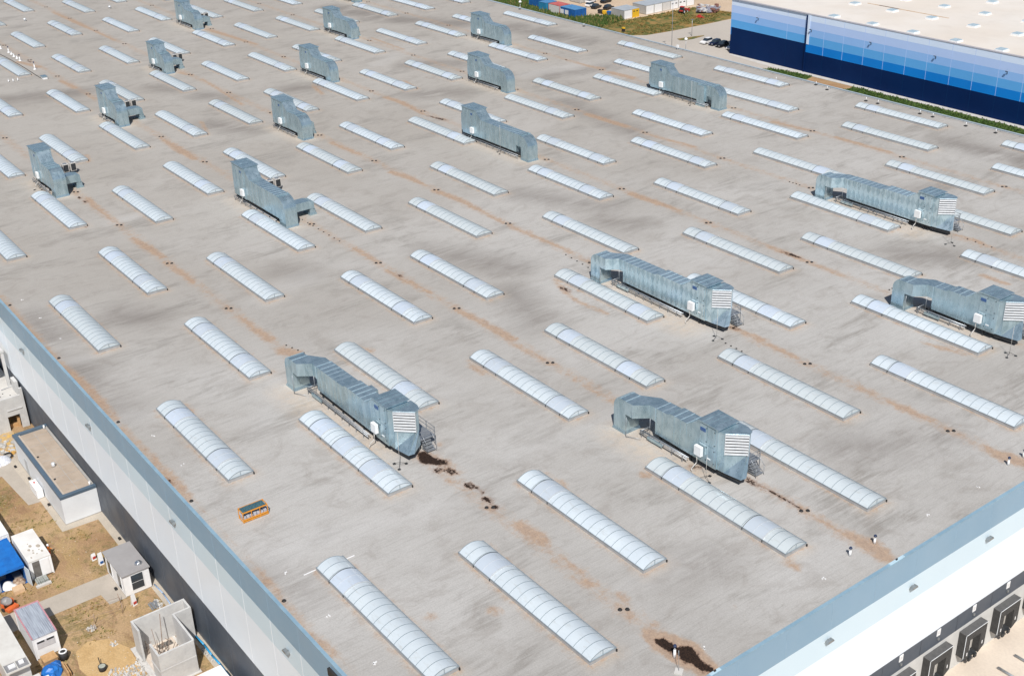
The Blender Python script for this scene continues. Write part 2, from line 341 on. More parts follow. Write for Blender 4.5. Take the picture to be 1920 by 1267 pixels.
for k, pts, r in [('149',[(330,80),(480,160),(560,200)],.28),('149',[(560,200),(700,270),(760,300),(880,390)],[.4,.8,.95,.7]),('146',[(1600,770),(1700,835),(1780,860),(1900,900)],[.3,.7,.9,.7]),
    ('93',[(320,810),(390,900),(500,975),(700,1060)],.28),('43',[(960,735),(1120,820),(1300,910)],[.3,.5,.3]),('03',[(640,200),(700,260),(850,370)],[.5,.45,.3]),
    ('03',[(980,500),(1080,560),(1200,640)],[.4,.7,.5]),('03',[(1220,680),(1350,760),(1440,830)],[.4,.5,.4]),('03',[(1780,1090),(1890,1170)],.4),('43',[(0,1180),(110,1250)],.6),
    ('93',[(0,420),(200,500),(450,610)],.4),('93',[(880,170),(1050,230),(1250,300)],[.7,.7,.4]),('143',[(0,560),(180,630),(560,780)],[.4,.5,.3]),('146',[(0,20),(120,80),(210,120)],.45),
    ('146',[(680,345),(800,390)],.35),('146',[(890,440),(1020,500),(1240,600)],[.4,.6,.35]),('99',[(350,370),(440,450),(520,500)],[.15,.35,.3]),('99',[(540,560),(590,590)],.45),
    ('99',[(785,660),(855,705)],.3),('99',[(865,830),(890,840)],.22),('99',[(1035,890),(1060,885)],.25),('99',[(60,150),(230,260)],.7),('00',[(390,90),(560,165),(700,230),(850,300)],[.4,.7,.4,.4]),
    ('00',[(450,600),(560,655)],[.5,.7]),('00',[(640,700),(700,735)],.35),('00',[(1190,1025),(1330,1110),(1450,1180)],[.3,.8,.6]),('40',[(970,725),(1080,760),(1250,850)],[.6,.7,.4]),
    ('90',[(390,440),(560,490),(680,510)],[.2,.5,.5]),('90',[(730,540),(900,580)],.8),('90',[(560,850),(850,940)],.7),('90',[(980,990),(1350,1090)],[.3,.5,.3]),
    ('140',[(30,905),(310,970)],.5),('140',[(500,1020),(900,1130)],.55),('03',[(0,930),(60,990),(180,1130),(300,1267)],[.2,.25,.3,.3]),('06',[(340,40),(470,185),(580,280),(740,450)],[.2,.3,.5,.6]),
    ('06',[(740,450),(860,580)],[.6,.3]),('06',[(900,640),(1150,880)],.28),('06',[(1150,900),(1280,1030),(1400,1170)],[.3,.6,.4]),('49',[(0,470),(60,540),(150,640)],[.2,.35,.3]),
    ('49',[(170,680),(380,900)],.2),('49',[(390,930),(500,1040),(590,1115)],[.2,.35,.3]),('93',[(1620,1160),(1860,1260)],[.4,.5]),('143',[(1400,480),(1540,520),(1660,575)],[.35,.5,.3]),
    ('143',[(1600,780),(1770,840)],[.5,.4]),('146',[(1150,10),(1300,50),(1460,95)],[.15,.4,.2]),('99',[(1650,760)],.1),('149',[(155,430),(220,465)],.3),('49',[(1285,825),(1310,830)],.3),
    ('49',[(1750,775),(1780,790)],.35),('96',[(970,990),(1010,990)],.3),('96',[(20,20),(150,90),(250,140)],[.4,.4,.3]),('96',[(560,330),(650,390)],.3),('96',[(460,285),(490,290)],.25),
    ('96',[(245,990),(390,1060)],.25),('06',[(1380,490),(1430,520)],.3),('46',[(200,70),(290,90)],.8),('46',[(790,50),(850,70)],.35),('46',[(1590,180),(1700,240)],.35),('96',[(730,440),(790,450)],.4),
    ('00',[(1540,220),(1900,330)],[.8,.5]),('00',[(1330,540),(1430,560)],.5),('00',[(1500,590),(1650,680),(1800,780)],.35),('00',[(1490,900),(1545,1000)],.25),('00',[(640,1150),(660,1200)],.3),
    ('00',[(130,460),(300,500)],.6),('40',[(430,640),(490,700)],.4),('40',[(1100,600),(1200,660)],.25),('40',[(850,280),(1100,370)],.3),('40',[(560,1060),(780,1150)],.5),
    ('43',[(1000,10),(1130,50),(1260,110)],[.6,.7,.3]),('43',[(1330,150),(1500,210),(1840,390)],[.6,.6,.3]),('43',[(730,575),(890,670)],[.5,.4]),('43',[(1500,1040),(1650,1110),(1900,1250)],[.5,.5,.6])]:
    Tn(k, pts, r)
# faint silt along every valley line, rims of dust round skylights and under the units
for v in VAL: tan = np.maximum(tan, .40 * np.exp(-((Y - v) / 1.5) ** 2))
for k in range(0, 12):
    for v in VAL:
        x = -64.0 - 20.32 * k; tan = np.maximum(tan, .62 * np.exp(-(((X - x) / 2.2) ** 2 + ((Y - v) / .9) ** 2)))
for v in (34.5,): tan = np.maximum(tan, .30 * np.exp(-((Y - v - .7) / .6) ** 2))
tan = np.maximum(tan, .25 * np.exp(-((Y - 203.2) / 1.2) ** 2))
def rect_halo(x0, y0, x1, y1, w):
    d = np.hypot(np.maximum(np.maximum(x0 - X, X - x1), 0), np.maximum(np.maximum(y0 - Y, Y - y1), 0)); return np.clip(1 - d / w, 0, 1)
for k, (v, us) in ROWS.items():
    for u in us:
        tan = np.maximum(tan, .50 * rect_halo(u, v, u + SL, v + SW, 1.1)); sand = np.maximum(sand, .55 * rect_halo(u + SL - .5, v, u + SL + .3, v + SW, 1.3))
for x, y, t in NUN: sand = np.maximum(sand, 1.0 * rect_halo(x + 1, y - 1.0, x + (20 if t == 'L' else 13), y + 3.0, 3.0))
for x, y, l in FUN: sand = np.maximum(sand, .9 * rect_halo(x - l, y - .6, x, y + 2.6, 2.6))
for k, pts, r in [('06',[(330,120),(620,230),(800,420)],1.8),('06',[(250,1020),(180,900)],1.0),('06',[(620,440),(900,520)],1.5),('03',[(230,1090),(400,1250)],2.2),('90',[(0,200),(480,300)],4),('90',[(250,560),(700,500)],2.5),
    ('40',[(560,60),(1100,150),(1500,180)],4.5),('40',[(1150,480),(1500,470)],3),('40',[(1180,700),(1500,680)],3),('40',[(250,660),(500,640)],3),('00',[(60,740),(560,690)],3.5),('00',[(1560,930),(1880,960)],3.5),
    ('00',[(1150,650),(1700,730)],2.0),('93',[(100,180),(700,270)],2.2),('93',[(0,900),(200,1120)],2.2),('93',[(700,370),(900,400)],2.5),('143',[(950,620),(1350,640)],2.5),('143',[(950,160),(1300,130)],1.6),('99',[(1150,480),(1450,430)],1.6),
    ('146',[(560,800),(1300,700)],2.4),('49',[(60,560),(380,640)],1.2),('03',[(870,1080),(1100,1100)],2.0),('43',[(1300,600),(1900,720)],2.4),('43',[(200,740),(330,760)],2),('90',[(950,1000),(400,760)],2.2),('140',[(1350,1060),(1880,1180)],3)]:
    grime = np.maximum(grime, seg_mask([tp(k, *q) for q in pts], r, 3.0))
pale = np.zeros_like(X)
for k, pts, r, a in [('49',[(60,390),(600,210),(1300,20)],1.3,.8),('06',[(470,165),(750,95)],.3,.9),('43',[(60,960),(200,860),(380,790)],2.2,.6),('46',[(40,640),(150,400),(220,330)],1.6,.6),('46',[(1000,250),(1300,230),(1500,330)],1.5,.4),
    ('06',[(620,600),(860,560),(1160,540)],1.0,.6),('99',[(860,640),(1180,440)],.6,.9),('99',[(870,700),(900,740),(900,800)],.5,.6),('93',[(1000,1150),(760,900),(900,860)],1.0,.4),('96',[(0,860),(400,700),(740,560)],1.2,.5),
    ('03',[(840,380),(1130,310)],.9,.8),('149',[(150,560),(500,340),(900,300)],1.5,.4),('146',[(700,700),(1200,420)],1.2,.35),('43',[(560,700),(900,700)],1.5,.4),('40',[(900,480),(1250,300)],2,.4),('90',[(100,560),(500,480)],2,.5)]:
    pale = np.maximum(pale, a * seg_mask([tp(k, *q) for q in pts], r, 1.6))
ny, nx = X.shape
zr = R0 + .0 * X
co = np.stack([X, Y, zr], -1).reshape(-1, 3)
idx = np.arange(ny * nx).reshape(ny, nx)
fa = np.stack([idx[:-1, :-1], idx[1:, :-1], idx[1:, 1:], idx[:-1, 1:]], -1).reshape(-1, 4)
me = bpy.data.meshes.new('roof'); me.vertices.add(len(co)); me.vertices.foreach_set('co', co.ravel().astype(np.float32))
me.loops.add(fa.size); me.loops.foreach_set('vertex_index', fa.ravel().astype(np.int32))
me.polygons.add(len(fa)); me.polygons.foreach_set('loop_start', np.arange(0, fa.size, 4, dtype=np.int32)); me.polygons.foreach_set('loop_total', np.full(len(fa), 4, dtype=np.int32))
me.update(calc_edges=True)
if me.polygons[0].normal.z < 0: me.flip_normals()
for nm, arr in (('tan', tan), ('dark', dark), ('sand', sand), ('grime', grime), ('pale', pale)):
    at_ = me.attributes.new(nm, 'FLOAT', 'POINT'); at_.data.foreach_set('value', arr.ravel().astype(np.float32))
mt, nt, b = nodes('roof_membrane')
def attr(nm):
    a = N(nt, 'ShaderNodeAttribute'); a.attribute_name = nm; return a.outputs['Fac']
p = pos(nt)
lrg = noise(nt, p, .035, 5, .6); med = noise(nt, pos(nt, (1, .45, 1)), .16, 6, .65, .6)
st1 = noise(nt, pos(nt, (2.2, .16, 1), .04), .9, 6, .7); st2 = noise(nt, pos(nt, (7.5, .42, 1), .02), 1.0, 6, .8, .9); fine = noise(nt, p, 7.0, 5, .8)
col = mixc(nt, mrange(nt, lrg, .35, .65), (.40, .387, .367, 1), (.475, .466, .449, 1))
sx0 = N(nt, 'ShaderNodeSeparateXYZ'); nt.links.new(p, sx0.inputs[0])
far = mrange(nt, val(nt, 'ADD', sx0.outputs[0], val(nt, 'MULTIPLY', lrg, 90)), -20, -190)
col = mixc(nt, val(nt, 'MULTIPLY', far, .5), col, (.365, .33, .285, 1))
dk = mrange(nt, med, .50, .68); dk = val(nt, 'MULTIPLY', dk, mrange(nt, st1, .35, .6))
col = mixc(nt, val(nt, 'MULTIPLY', dk, .72), col, (.25, .235, .215, 1))
col = mixc(nt, mrange(nt, st1, .52, .72, 0, .34), col, (.29, .28, .26, 1))
col = mixc(nt, mrange(nt, st2, .50, .70, 0, .52), col, (.275, .26, .24, 1))
col = mixc(nt, mrange(nt, st2, .46, .30, 0, .35), col, (.55, .53, .50, 1))
mot = mrange(nt, noise(nt, pos(nt, (1, .7, 1)), .32, 7, .72, .8), .48, .69, 0, .38)
col = mixc(nt, mot, col, (.27, .245, .22, 1))
gm = val(nt, 'MULTIPLY', attr('grime'), mrange(nt, val(nt, 'ADD', med, val(nt, 'MULTIPLY', st1, .6)), .56, .84, .15, .95))
col = mixc(nt, val(nt, 'MULTIPLY', gm, .70), col, (.20, .18, .165, 1))
pl_ = val(nt, 'MULTIPLY', attr('pale'), mrange(nt, st1, .25, .65, .35, 1)); col = mixc(nt, val(nt, 'MULTIPLY', pl_, .62), col, (.56, .555, .545, 1))
# membrane sheet laps, one every 1.06 m across the bays
sx = N(nt, 'ShaderNodeSeparateXYZ'); nt.links.new(p, sx.inputs[0])
lap = val(nt, 'ABSOLUTE', val(nt, 'SUBTRACT', val(nt, 'FRACT', val(nt, 'DIVIDE', val(nt, 'ADD', sx.outputs[0], val(nt, 'MULTIPLY', med, .35)), 1.06)), .5))
lapm = val(nt, 'MULTIPLY', mrange(nt, lap, .03, .0), mrange(nt, noise(nt, p, .3, 3), .45, .6))
col = mixc(nt, val(nt, 'MULTIPLY', lapm, .42), col, (.22, .21, .20, 1))
nz = noise(nt, p, 1.1, 7, .75, .5); nz2 = noise(nt, p, 2.6, 5, .75)
sm = val(nt, 'MULTIPLY', attr('sand'), mrange(nt, nz, .25, .62)); col = mixc(nt, val(nt, 'MULTIPLY', sm, .55), col, (.56, .46, .36, 1))
tb = mrange(nt, val(nt, 'ADD', attr('tan'), val(nt, 'MULTIPLY', val(nt, 'SUBTRACT', nz, .5), .7)), .12, .7)
col = mixc(nt, val(nt, 'MULTIPLY', tb, .42), col, (.46, .36, .275, 1))
tn = mrange(nt, val(nt, 'ADD', attr('tan'), val(nt, 'MULTIPLY', val(nt, 'SUBTRACT', nz, .5), 1.5)), .22, .75)
col = mixc(nt, val(nt, 'MULTIPLY', tn, .62), col, mixc(nt, mrange(nt, nz2, .35, .65), (.45, .295, .185, 1), (.30, .19, .125, 1)))
dn = mrange(nt, val(nt, 'ADD', attr('dark'), val(nt, 'MULTIPLY', val(nt, 'SUBTRACT', nz2, .5), 1.4)), .42, .62)
fr = mrange(nt, val(nt, 'ADD', attr('dark'), val(nt, 'MULTIPLY', val(nt, 'SUBTRACT', nz2, .5), 1.3)), .12, .5)
col = mixc(nt, val(nt, 'MULTIPLY', fr, .55), col, (.25, .15, .10, 1))
col = mixc(nt, dn, col, mixc(nt, mrange(nt, noise(nt, p, 9, 5, .8), .4, .7), (.012, .007, .005, 1), (.060, .032, .020, 1)))
speck = mrange(nt, noise(nt, p, 1.6, 2, .5), .785, .80)
col = mixc(nt, val(nt, 'MULTIPLY', speck, .0), col, (.8, .8, .8, 1))
col = mixc(nt, 1.0, col, mixc(nt, mrange(nt, fine, .25, .75), (.86, .86, .86, 1), (1.12, 1.12, 1.12, 1)), 'MULTIPLY')
nt.links.new(col, b.inputs['Base Color']); b.inputs['Roughness'].default_value = .88; b.inputs['Specular IOR Level'].default_value = .3
bn = N(nt, 'ShaderNodeBump'); bn.inputs['Strength'].default_value = .35; bn.inputs['Distance'].default_value = .03
nt.links.new(val(nt, 'ADD', val(nt, 'MULTIPLY', st2, .5), val(nt, 'MULTIPLY', dn, 1.5)), bn.inputs['Height']); nt.links.new(bn.outputs[0], b.inputs['Normal'])
me.materials.append(mt)
roof = bpy.data.objects.new('roof', me); C.objects.link(roof); roof.parent = WH

# drains: pairs along the valleys, singles along the left edge
def drain_mb(mb, x, y):
    mb.tube((x, y, R0 - .02), (x, y, R0 + .10), .24, 10, 0, .17); return mb
dr = []
for v in VAL:
    for k in range(0, 18):
        x = -64.0 - 20.32 * k
        for s in (-1, 1): dr.append((x + s * .19, v + s * .27))
for i in range(8): dr.append((-84.3 - 20.5 * i, 34.95))
dr.sort(key=lambda q: (q[0]) ** 2 + q[1] ** 2)
for i, q in enumerate(dr[:95]): drain_mb(MB(), *q).build('roof_drain', BLACK, roof)
mb = MB()
for q in dr[95:]: drain_mb(mb, *q)
tag(mb.build('distant_roof_drains', BLACK, roof), 'tiny dark roof drains on the distant part of the roof', None, None, 'stuff')

# near wall (x = WX) and left wall (y = WY) in colour bands; parapet caps
zt = R0 + .75
bands = [(zt - .12, R0 - 2.6, 0), (R0 - 2.6, R0 - 5.4, 1), (R0 - 5.4, R0 - 11.9, 2)]
mb = MB()
for a, c, k in bands + [(R0 - 11.9, R0 - 14.0, 3), (R0 - 14.0, -1.0, 4)]:
    mb.box(WX - .28, WY, c, WX + (.0 if k != 4 else -.004), FY, a, k)
near_mb = mb
mb = MB()
for a, c, k in bands + [(R0 - 11.9, 0.0, 3)]:
    mb.box(FX, WY, c, WX - .28, WY + .28, a, k)
left_mb = mb
mb = MB(); mb.box(FX, FY - .4, 0, WX - .28, FY, R0 + .06); mb.build('far_side_wall', [WSLATE], WH)
mb = MB(); mb.box(FX - .5, WY, 0, FX, FY, R0 + .06); mb.build('end_wall', [WSLATE], WH)
mb = MB()
mb.box(WX - .30, WY - .05, zt - .12, WX + .05, FY, zt); mb.box(FX, WY - .05, zt - .12, WX - .30, WY + .30, zt)
mb.build('parapet_cap', CAP, WH)
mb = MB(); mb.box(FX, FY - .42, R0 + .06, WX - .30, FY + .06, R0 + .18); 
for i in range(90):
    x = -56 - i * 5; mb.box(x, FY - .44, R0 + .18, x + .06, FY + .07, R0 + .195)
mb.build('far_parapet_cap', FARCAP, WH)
# safety rail on the far edge with its anchor posts
mb = MB(); y = FY - 1.1
mb.box(-262, y - .03, R0 + .36, -54, y + .03, R0 + .42)
for i in range(52): mb.box(-262 + i * 4, y - .03, R0, -261.94 + i * 4, y + .03, R0 + .36)
mb.build('edge_rail', STEEL, WH)
for q in ((1530,160),(1551,169),(1624,190),(1646,195),(1725,214),(1749,220),(1811,237),(1867,250),(1440+60/3.958,600/3.958),(975,18),(1095,50)):
    g = at(*q); mb = MB(); mb.box(g.x - .3, g.y - .3, R0, g.x + .22, g.y + .22, R0 + .16, 1); mb.tube((g.x, g.y, R0 + .16), (g.x, g.y, R0 + .8), .06, 6)
    mb.build('anchor_post', [WHITEP, BLACK], WH)
# vertical panel joints
def joints(xs_, y, zs, horiz):
    mb = MB()
    for x in xs_:
        for a, c in zs:
            if horiz: mb.box(x - .035, y - .012, c, x + .035, y + .0, a)
            else: mb.box(y, x - .035, c, y + .012, x + .035, a)
    return mb
JX = [-56.0 - 5.95 * i for i in range(70)]
def merge(dst, src, m_):
    k = dst.add(src.v)
    for f_, sm_ in zip(src.f, src.sm): dst.face([k + i for i in f_], m_, sm_)
merge(left_mb, joints(JX, WY, [(R0 - 2.6, R0 - 11.9)], True), 4)
merge(left_mb, joints(JX, WY, [(R0 + .5, R0 - 2.6)], True), 5)
mb = MB()
for x in JX: mb.box(x - .05, WY - .02, 0, x + .05, WY, R0 - 11.9)
merge(left_mb, mb, 6)
left = left_mb.build('long_side_wall', [WSLATE, WPALE, WWHITE, WDARK, SEAM, pm('slate_joint', (.28, .42, .54), None, 1, .5), pm('dark_joint', (.10, .12, .15), None, 1, .5)], WH)
merge(near_mb, joints([36.7 + 6.03 * i for i in range(28)], WX, [(R0 + .5, R0 - 2.6)], False), 5)
mb = MB()
for i in range(28): mb.box(WX, 39.7 + 6.03 * i - .04, R0 - 14.0, WX + .015, 39.7 + 6.03 * i + .04, R0 - 11.9)
merge(near_mb, mb, 6)
near = near_mb.build('dock_side_wall', [WSLATE, WPALE, WWHITE, WDARK, WBASE, pm('faint_joint', (.28, .42, .54), None, 1, .5), pm('dark_joint2', (.05, .06, .08), None, 1, .5)], WH)
# wall lamps
LAMP = pm('lamp_grey', (.30, .32, .33), (.22, .24, .25), 3, .4, .5)
def lamp(parent, p, ax):
    mb = MB()
    if ax == 'x': mb.yz([(-.45, -.02), (.45, -.02), (.32, .22), (-.32, .22)], .10, .45); mb.box(0, -.08, .02, .10, .08, .14)
    else: mb.xz([(-.45, -.02), (.45, -.02), (.32, .22), (-.32, .22)], -.45, -.10); mb.box(-.08, -.10, .02, .08, 0, .14)
    mb.build('wall_lamp', LAMP, parent, loc=p)
for yv in (60.6, 72.6, 84.7, 96.9, 109): lamp(near, (WX, yv, R0 - 3.6), 'x')
for xv in (-82.4, -108.2, -133.8, -159.6, -185.2): lamp(left, (xv, WY, R0 - 4.0), 'y')
q0 = atY(1440 - 0 + 0, 1, WY)
mb = MB(); mb.box(-74.0, WY - .25, R0 - .75, -72.2, WY, R0 + .05); mb.build('overflow_box', BLACK, left)
for a_, c_ in ((80.8, 82.9), (57.6, 58.8)):
    mb = MB(); mb.box(WX - .28, a_, zt, WX + .0, c_, zt + .05); mb.box(WX - .2, (a_ + c_) / 2 - .1, zt + .05, WX - .1, (a_ + c_) / 2 + .1, zt + .2, 1); mb.build('cap_bracket', [pm('bracket_blue', (.50, .68, .78), None, 1, .4), DARKF], WH)
# dock shelters and bay number plates
DS = pm('dock_curtain', (.055, .055, .055), (.04, .04, .04), 2, .75, dirt=.2); DST = pm('dock_curtain_top', (.11, .11, .11), (.09, .09, .09), 2, .7)
DOOR = pm('dock_door_grey', (.52, .49, .45), (.44, .42, .38), 2, .6, dirt=.2); RECESS_SHADE = pm('recess_shade', (.16, .15, .14), (.12, .11, .10), 2, .8)  # recess tone is painted shade for the cabin doorway and shaft hole
for i in range(-1, 5):
    y0 = 82.7 + 6.02 * i; y1 = y0 + 3.75; z0 = R0 - 18.1; z1 = R0 - 14.55; x1 = WX + .85
    if y0 < 70: continue
    sh = thing('dock_shelter', None, None); del_keys = None
    sh.parent = near
    mb = MB()
    mb.yz([(y0, z0 + .5), (y0 + .95, z0 - .1), (y0 + .95, z1), (y0, z1)], WX, x1); mb.yz([(y1 - .95, z0 - .1), (y1, z0 + .5), (y1, z1), (y1 - .95, z1)], WX, x1)
    mb.box(WX, y0 + .95, z1 - 1.0, x1, y1 - .95, z1); mb.box(WX, y0, z1, x1 + .03, y1, z1 + .06, 1)
    mb.build('curtain_frame', [DS, DST], sh)
    mb = MB(); mb.box(x1, y0, z0 + .5, x1 + .03, y0 + .07, z1 + .06); mb.box(x1 + .03, y0 + .07, z1 - .02, x1 + .05, y1, z1 + .06); mb.build('edge_trim', SEAM, sh)
    mb = MB(); mb.box(WX - .004, y0 + .95, z0 + .1, WX + .05, y1 - .95, z1 - 1.0); mb.build('door_panel', DOOR, sh)
    mb = MB(); mb.box(WX + .05, y0 + 1.75, z0 + .1, WX + .25, y0 + 2.15, z1 - 1.0); mb.build('door_track', PALEC, sh)
    mb = MB(); mb.box(WX, y0 + 1.0, z0 - .1, WX + .75, y0 + 2.6, z0 + .12); mb.box(WX + .75, y0 + 1.1, z0 - .4, WX + .95, y0 + 1.5, z0 + .1); mb.box(WX + .75, y0 + 2.1, z0 - .4, WX + .95, y0 + 2.5, z0 + .1); mb.box(WX, y0 + 1.2, z0 - .5, WX + .6, y0 + 1.5, z0 - .1)
    mb.build('dock_leveller', [DARKF], sh)
    mb = MB(); mb.box(x1, y0 + .6, z0 + .6, x1 + .03, y0 + .72, z0 + 1.0); mb.box(x1, y1 - .55, z0 + .9, x1 + .03, y1 - .43, z0 + 1.3); mb.build('guide_marker', WHITEP, sh)
    yc = y0 + 2.05
    mb = MB(); mb.box(WX, yc - .28, R0 - 12.85, WX + .06, yc + .28, R0 - 12.05); pl = mb.build('number_plate', WHITEP, near)
    mb = MB(); a = .09
    for (p0, p1) in (((-a, -.14), (-a + .03, .14)), ((a - .03, -.14), (a, .14)), ((-a, .11), (a, .14)), ((-a, -.14), (a, -.11))): mb.box(WX + .06, yc + p0[0], R0 - 12.45 + p0[1], WX + .064, yc + p1[0], R0 - 12.45 + p1[1])
    mb.build('numeral', STEEL, pl)
    mb = MB(); mb.box(WX, yc - .12, R0 - 13.35, WX + .18, yc + .12, R0 - 13.1); mb.build('signal_lamp', LAMP, near)
# wheel guides on the dock yard
for (a, b_) in (((1440+1830/3.958, 947+1120/3.958), (1440+1960/3.958, 947+1185/3.958)), ((1440+1705/3.958, 947+1212/3.958), (1440+1810/3.958, 947+1270/3.958)), ((1440+1960/3.958, 947+1040/3.958), (1440+2060/3.958, 947+1085/3.958))):
    A = at(*a, -1.0); B = at(*b_, -1.0); B.y = A.y; mb = MB(); mb.tube((A.x, A.y, -.8), (max(B.x, A.x + 2.6), A.y, -.8), .14, 8); mb.box(A.x, A.y - .1, -1, A.x + .1, A.y + .1, -.75)
    tag(mb.build('wheel_guide', STEEL), 'steel wheel guide on the dock yard, ' + ('far side bay' if a[1] < 1215 else 'middle bay' if a[1] < 1240 else 'near side bay'), 'wheel guide', 'wheel guides in front of the dock doors')

# ================================================================ SKYLIGHTS
def arc(y0, y1, z, rise, n=12):
    return [(y0 + (y1 - y0) * i / n, z + rise * math.sin(PI * i / n) ** .8 if 0 < i < n else z) for i in range(n + 1)]
def arc_slab(mb, x0, x1, off0, off1, m=0, sm=True, ya=.07, yb=SW - .07):
    lo = arc(ya - off0, yb + off0, .38 + off0 * .3, .50 + off0); hi = arc(ya - off1, yb + off1, .38 + off1 * .3, .50 + off1)
    n = len(lo); k = mb.add([(x0, y, z) for y, z in lo] + [(x0, y, z) for y, z in hi] + [(x1, y, z) for y, z in lo] + [(x1, y, z) for y, z in hi])
    k9 = mb.add([(x0, y, z) for y, z in hi] + [(x1, y, z) for y, z in hi])
    for i in range(n - 1):
        mb.face((k9+i, k9+i+1, k9+n+i+1, k9+n+i), m, sm)
        mb.face((k+i, k+n+i, k+n+i+1, k+i+1), m); mb.face((k+2*n+i, k+2*n+i+1, k+3*n+i+1, k+3*n+i), m)
    mb.face((k, k+2*n, k+3*n, k+n), m); mb.face((k+n-1, k+2*n-1, k+4*n-1, k+3*n-1), m)
NSEG = 17; SEG = (SL - .1) / NSEG
def make_skylight(flaps, jit):
    r = bpy.data.objects.new('skylight', None); C.objects.link(r)
    mb = MB(); w = .07
    mb.box(0, 0, 0, SL, w, .38); mb.box(0, SW - w, 0, SL, SW, .38); mb.box(0, w, 0, w, SW - w, .38); mb.box(SL - w, w, 0, SL, SW - w, .38)
    mb.box(-.04, -.04, .38, SL + .04, .03, .42, 1); mb.box(-.04, SW - .03, .38, SL + .04, SW + .04, .42, 1); mb.box(SL - .03, .03, .38, SL + .04, SW - .03, .42, 1); mb.box(-.04, .03, .38, .03, SW - .03, .42, 1)
    mb.box(SL, SW - .05, 0, SL + .12, SW + .06, .26, 2)
    mb.build('curb', [CURB, RIB, BLACK], r)
    # vault
    mb = MB(); prof = arc(.07, SW - .07, .38, .50); n = len(prof)
    k = mb.add([(.06, y, z) for y, z in prof] + [(SL - .06, y, z) for y, z in prof])
    for i in range(n - 1): mb.face((k+i, k+i+1, k+n+i+1, k+n+i), 0, True)
    mb.face(range(k, k + n), 0); mb.face(range(k + n, k + 2 * n), 0)
    for fi in (-1, -2): mb.sm[fi] = False
    caps = [mb.f.pop(), mb.f.pop()]; mb.m = mb.m[:-2]; mb.sm = mb.sm[:-2]
    for c_ in caps: k2 = mb.add([mb.v[i] for i in c_]); mb.face(range(k2, k2 + len(c_)), 0)
    mb.build('glazing', GLAZ, r)
    mb = MB()
    for i in range(NSEG + 1):
        x = .06 + i * SEG * (SL - .12) / (SL - .1); arc_slab(mb, x - .024, x + .024, .0, .025)
    for xx in (SL - .055,): mb.box(xx, SW / 2 - .03, .38, xx + .03, SW / 2 + .03, .84)
    mb.build('glazing_bars', RIB, r)
    for s0 in flaps:
        x0 = .06 + s0 * SEG; x1 = x0 + 2.2 * SEG
        mb = MB(); arc_slab(mb, x0, x1, .03, .07); fl = mb.build('vent_flap', FLAP, r)
        mb = MB(); arc_slab(mb, x0 - .05, x0, .02, .09); mb.build('gasket', DARKF, fl)
        mb = MB(); arc_slab(mb, x1, x1 + .06, .03, .085); 
        xm = (x0 + x1) / 2; arc_slab(mb, xm - .02, xm + .02, .07, .088); mb.build('flap_edge', LOUV, fl)
        mb = MB(); mb.box(x0 - .10, -.06, .12, x0 - .04, .0, .40); mb.box(x1 - .0, -.06, .12, x1 + .06, .0, .40); mb.build('hinge', DARKF, fl)
    return r
variants = [tree(make_skylight(f, 0)) for f in ((2.2,), (2.2, 12.2), (2.2, 6.6, 11.8), (11.9,), (2.6, 13.4))]
# which skylight has which pattern of vent flaps (row, index)
VAR = {(0,0):0,(0,1):1,(1,0):0,(1,1):2,(1,2):1,(1,3):1,(2,0):0,(2,1):3,(2,2):0,(3,0):1,(3,1):4,(3,2):1,(4,0):0,(4,1):1,(4,2):1,(5,0):0,(5,1):4,(5,2):0,(6,0):0,(6,1):3,(6,2):0,(7,0):0,(8,0):0,(0,2):0}
used = set()
near_unit = {(1,1):'just left of the louvred unit nearest the left wall',(2,1):'partly hidden behind the louvred unit nearest the left wall',(3,0):'in front of the louvred unit nearest the dock wall',(4,0):'behind the louvred unit nearest the dock wall'}
for k, (v, us) in ROWS.items():
    for i, u in enumerate(us):
        vi = VAR.get((k, i), random.choice((0, 1, 4, 3, 0)))
        t = variants[vi]
        if vi not in used: o = t[0]; used.add(vi)
        else: o = copy_tree(t)
        o.location = (u, v, R0)
        lab = 'vaulted skylight ' + near_unit[(k, i)] if (k, i) in near_unit else \
            f'vaulted skylight, {ORD[i+1] if i else "first"} from the near end of the {ORD[k+1]} row from left roof edge'
        tag(o, lab, 'skylight', 'white vaulted skylights in rows across the roof')

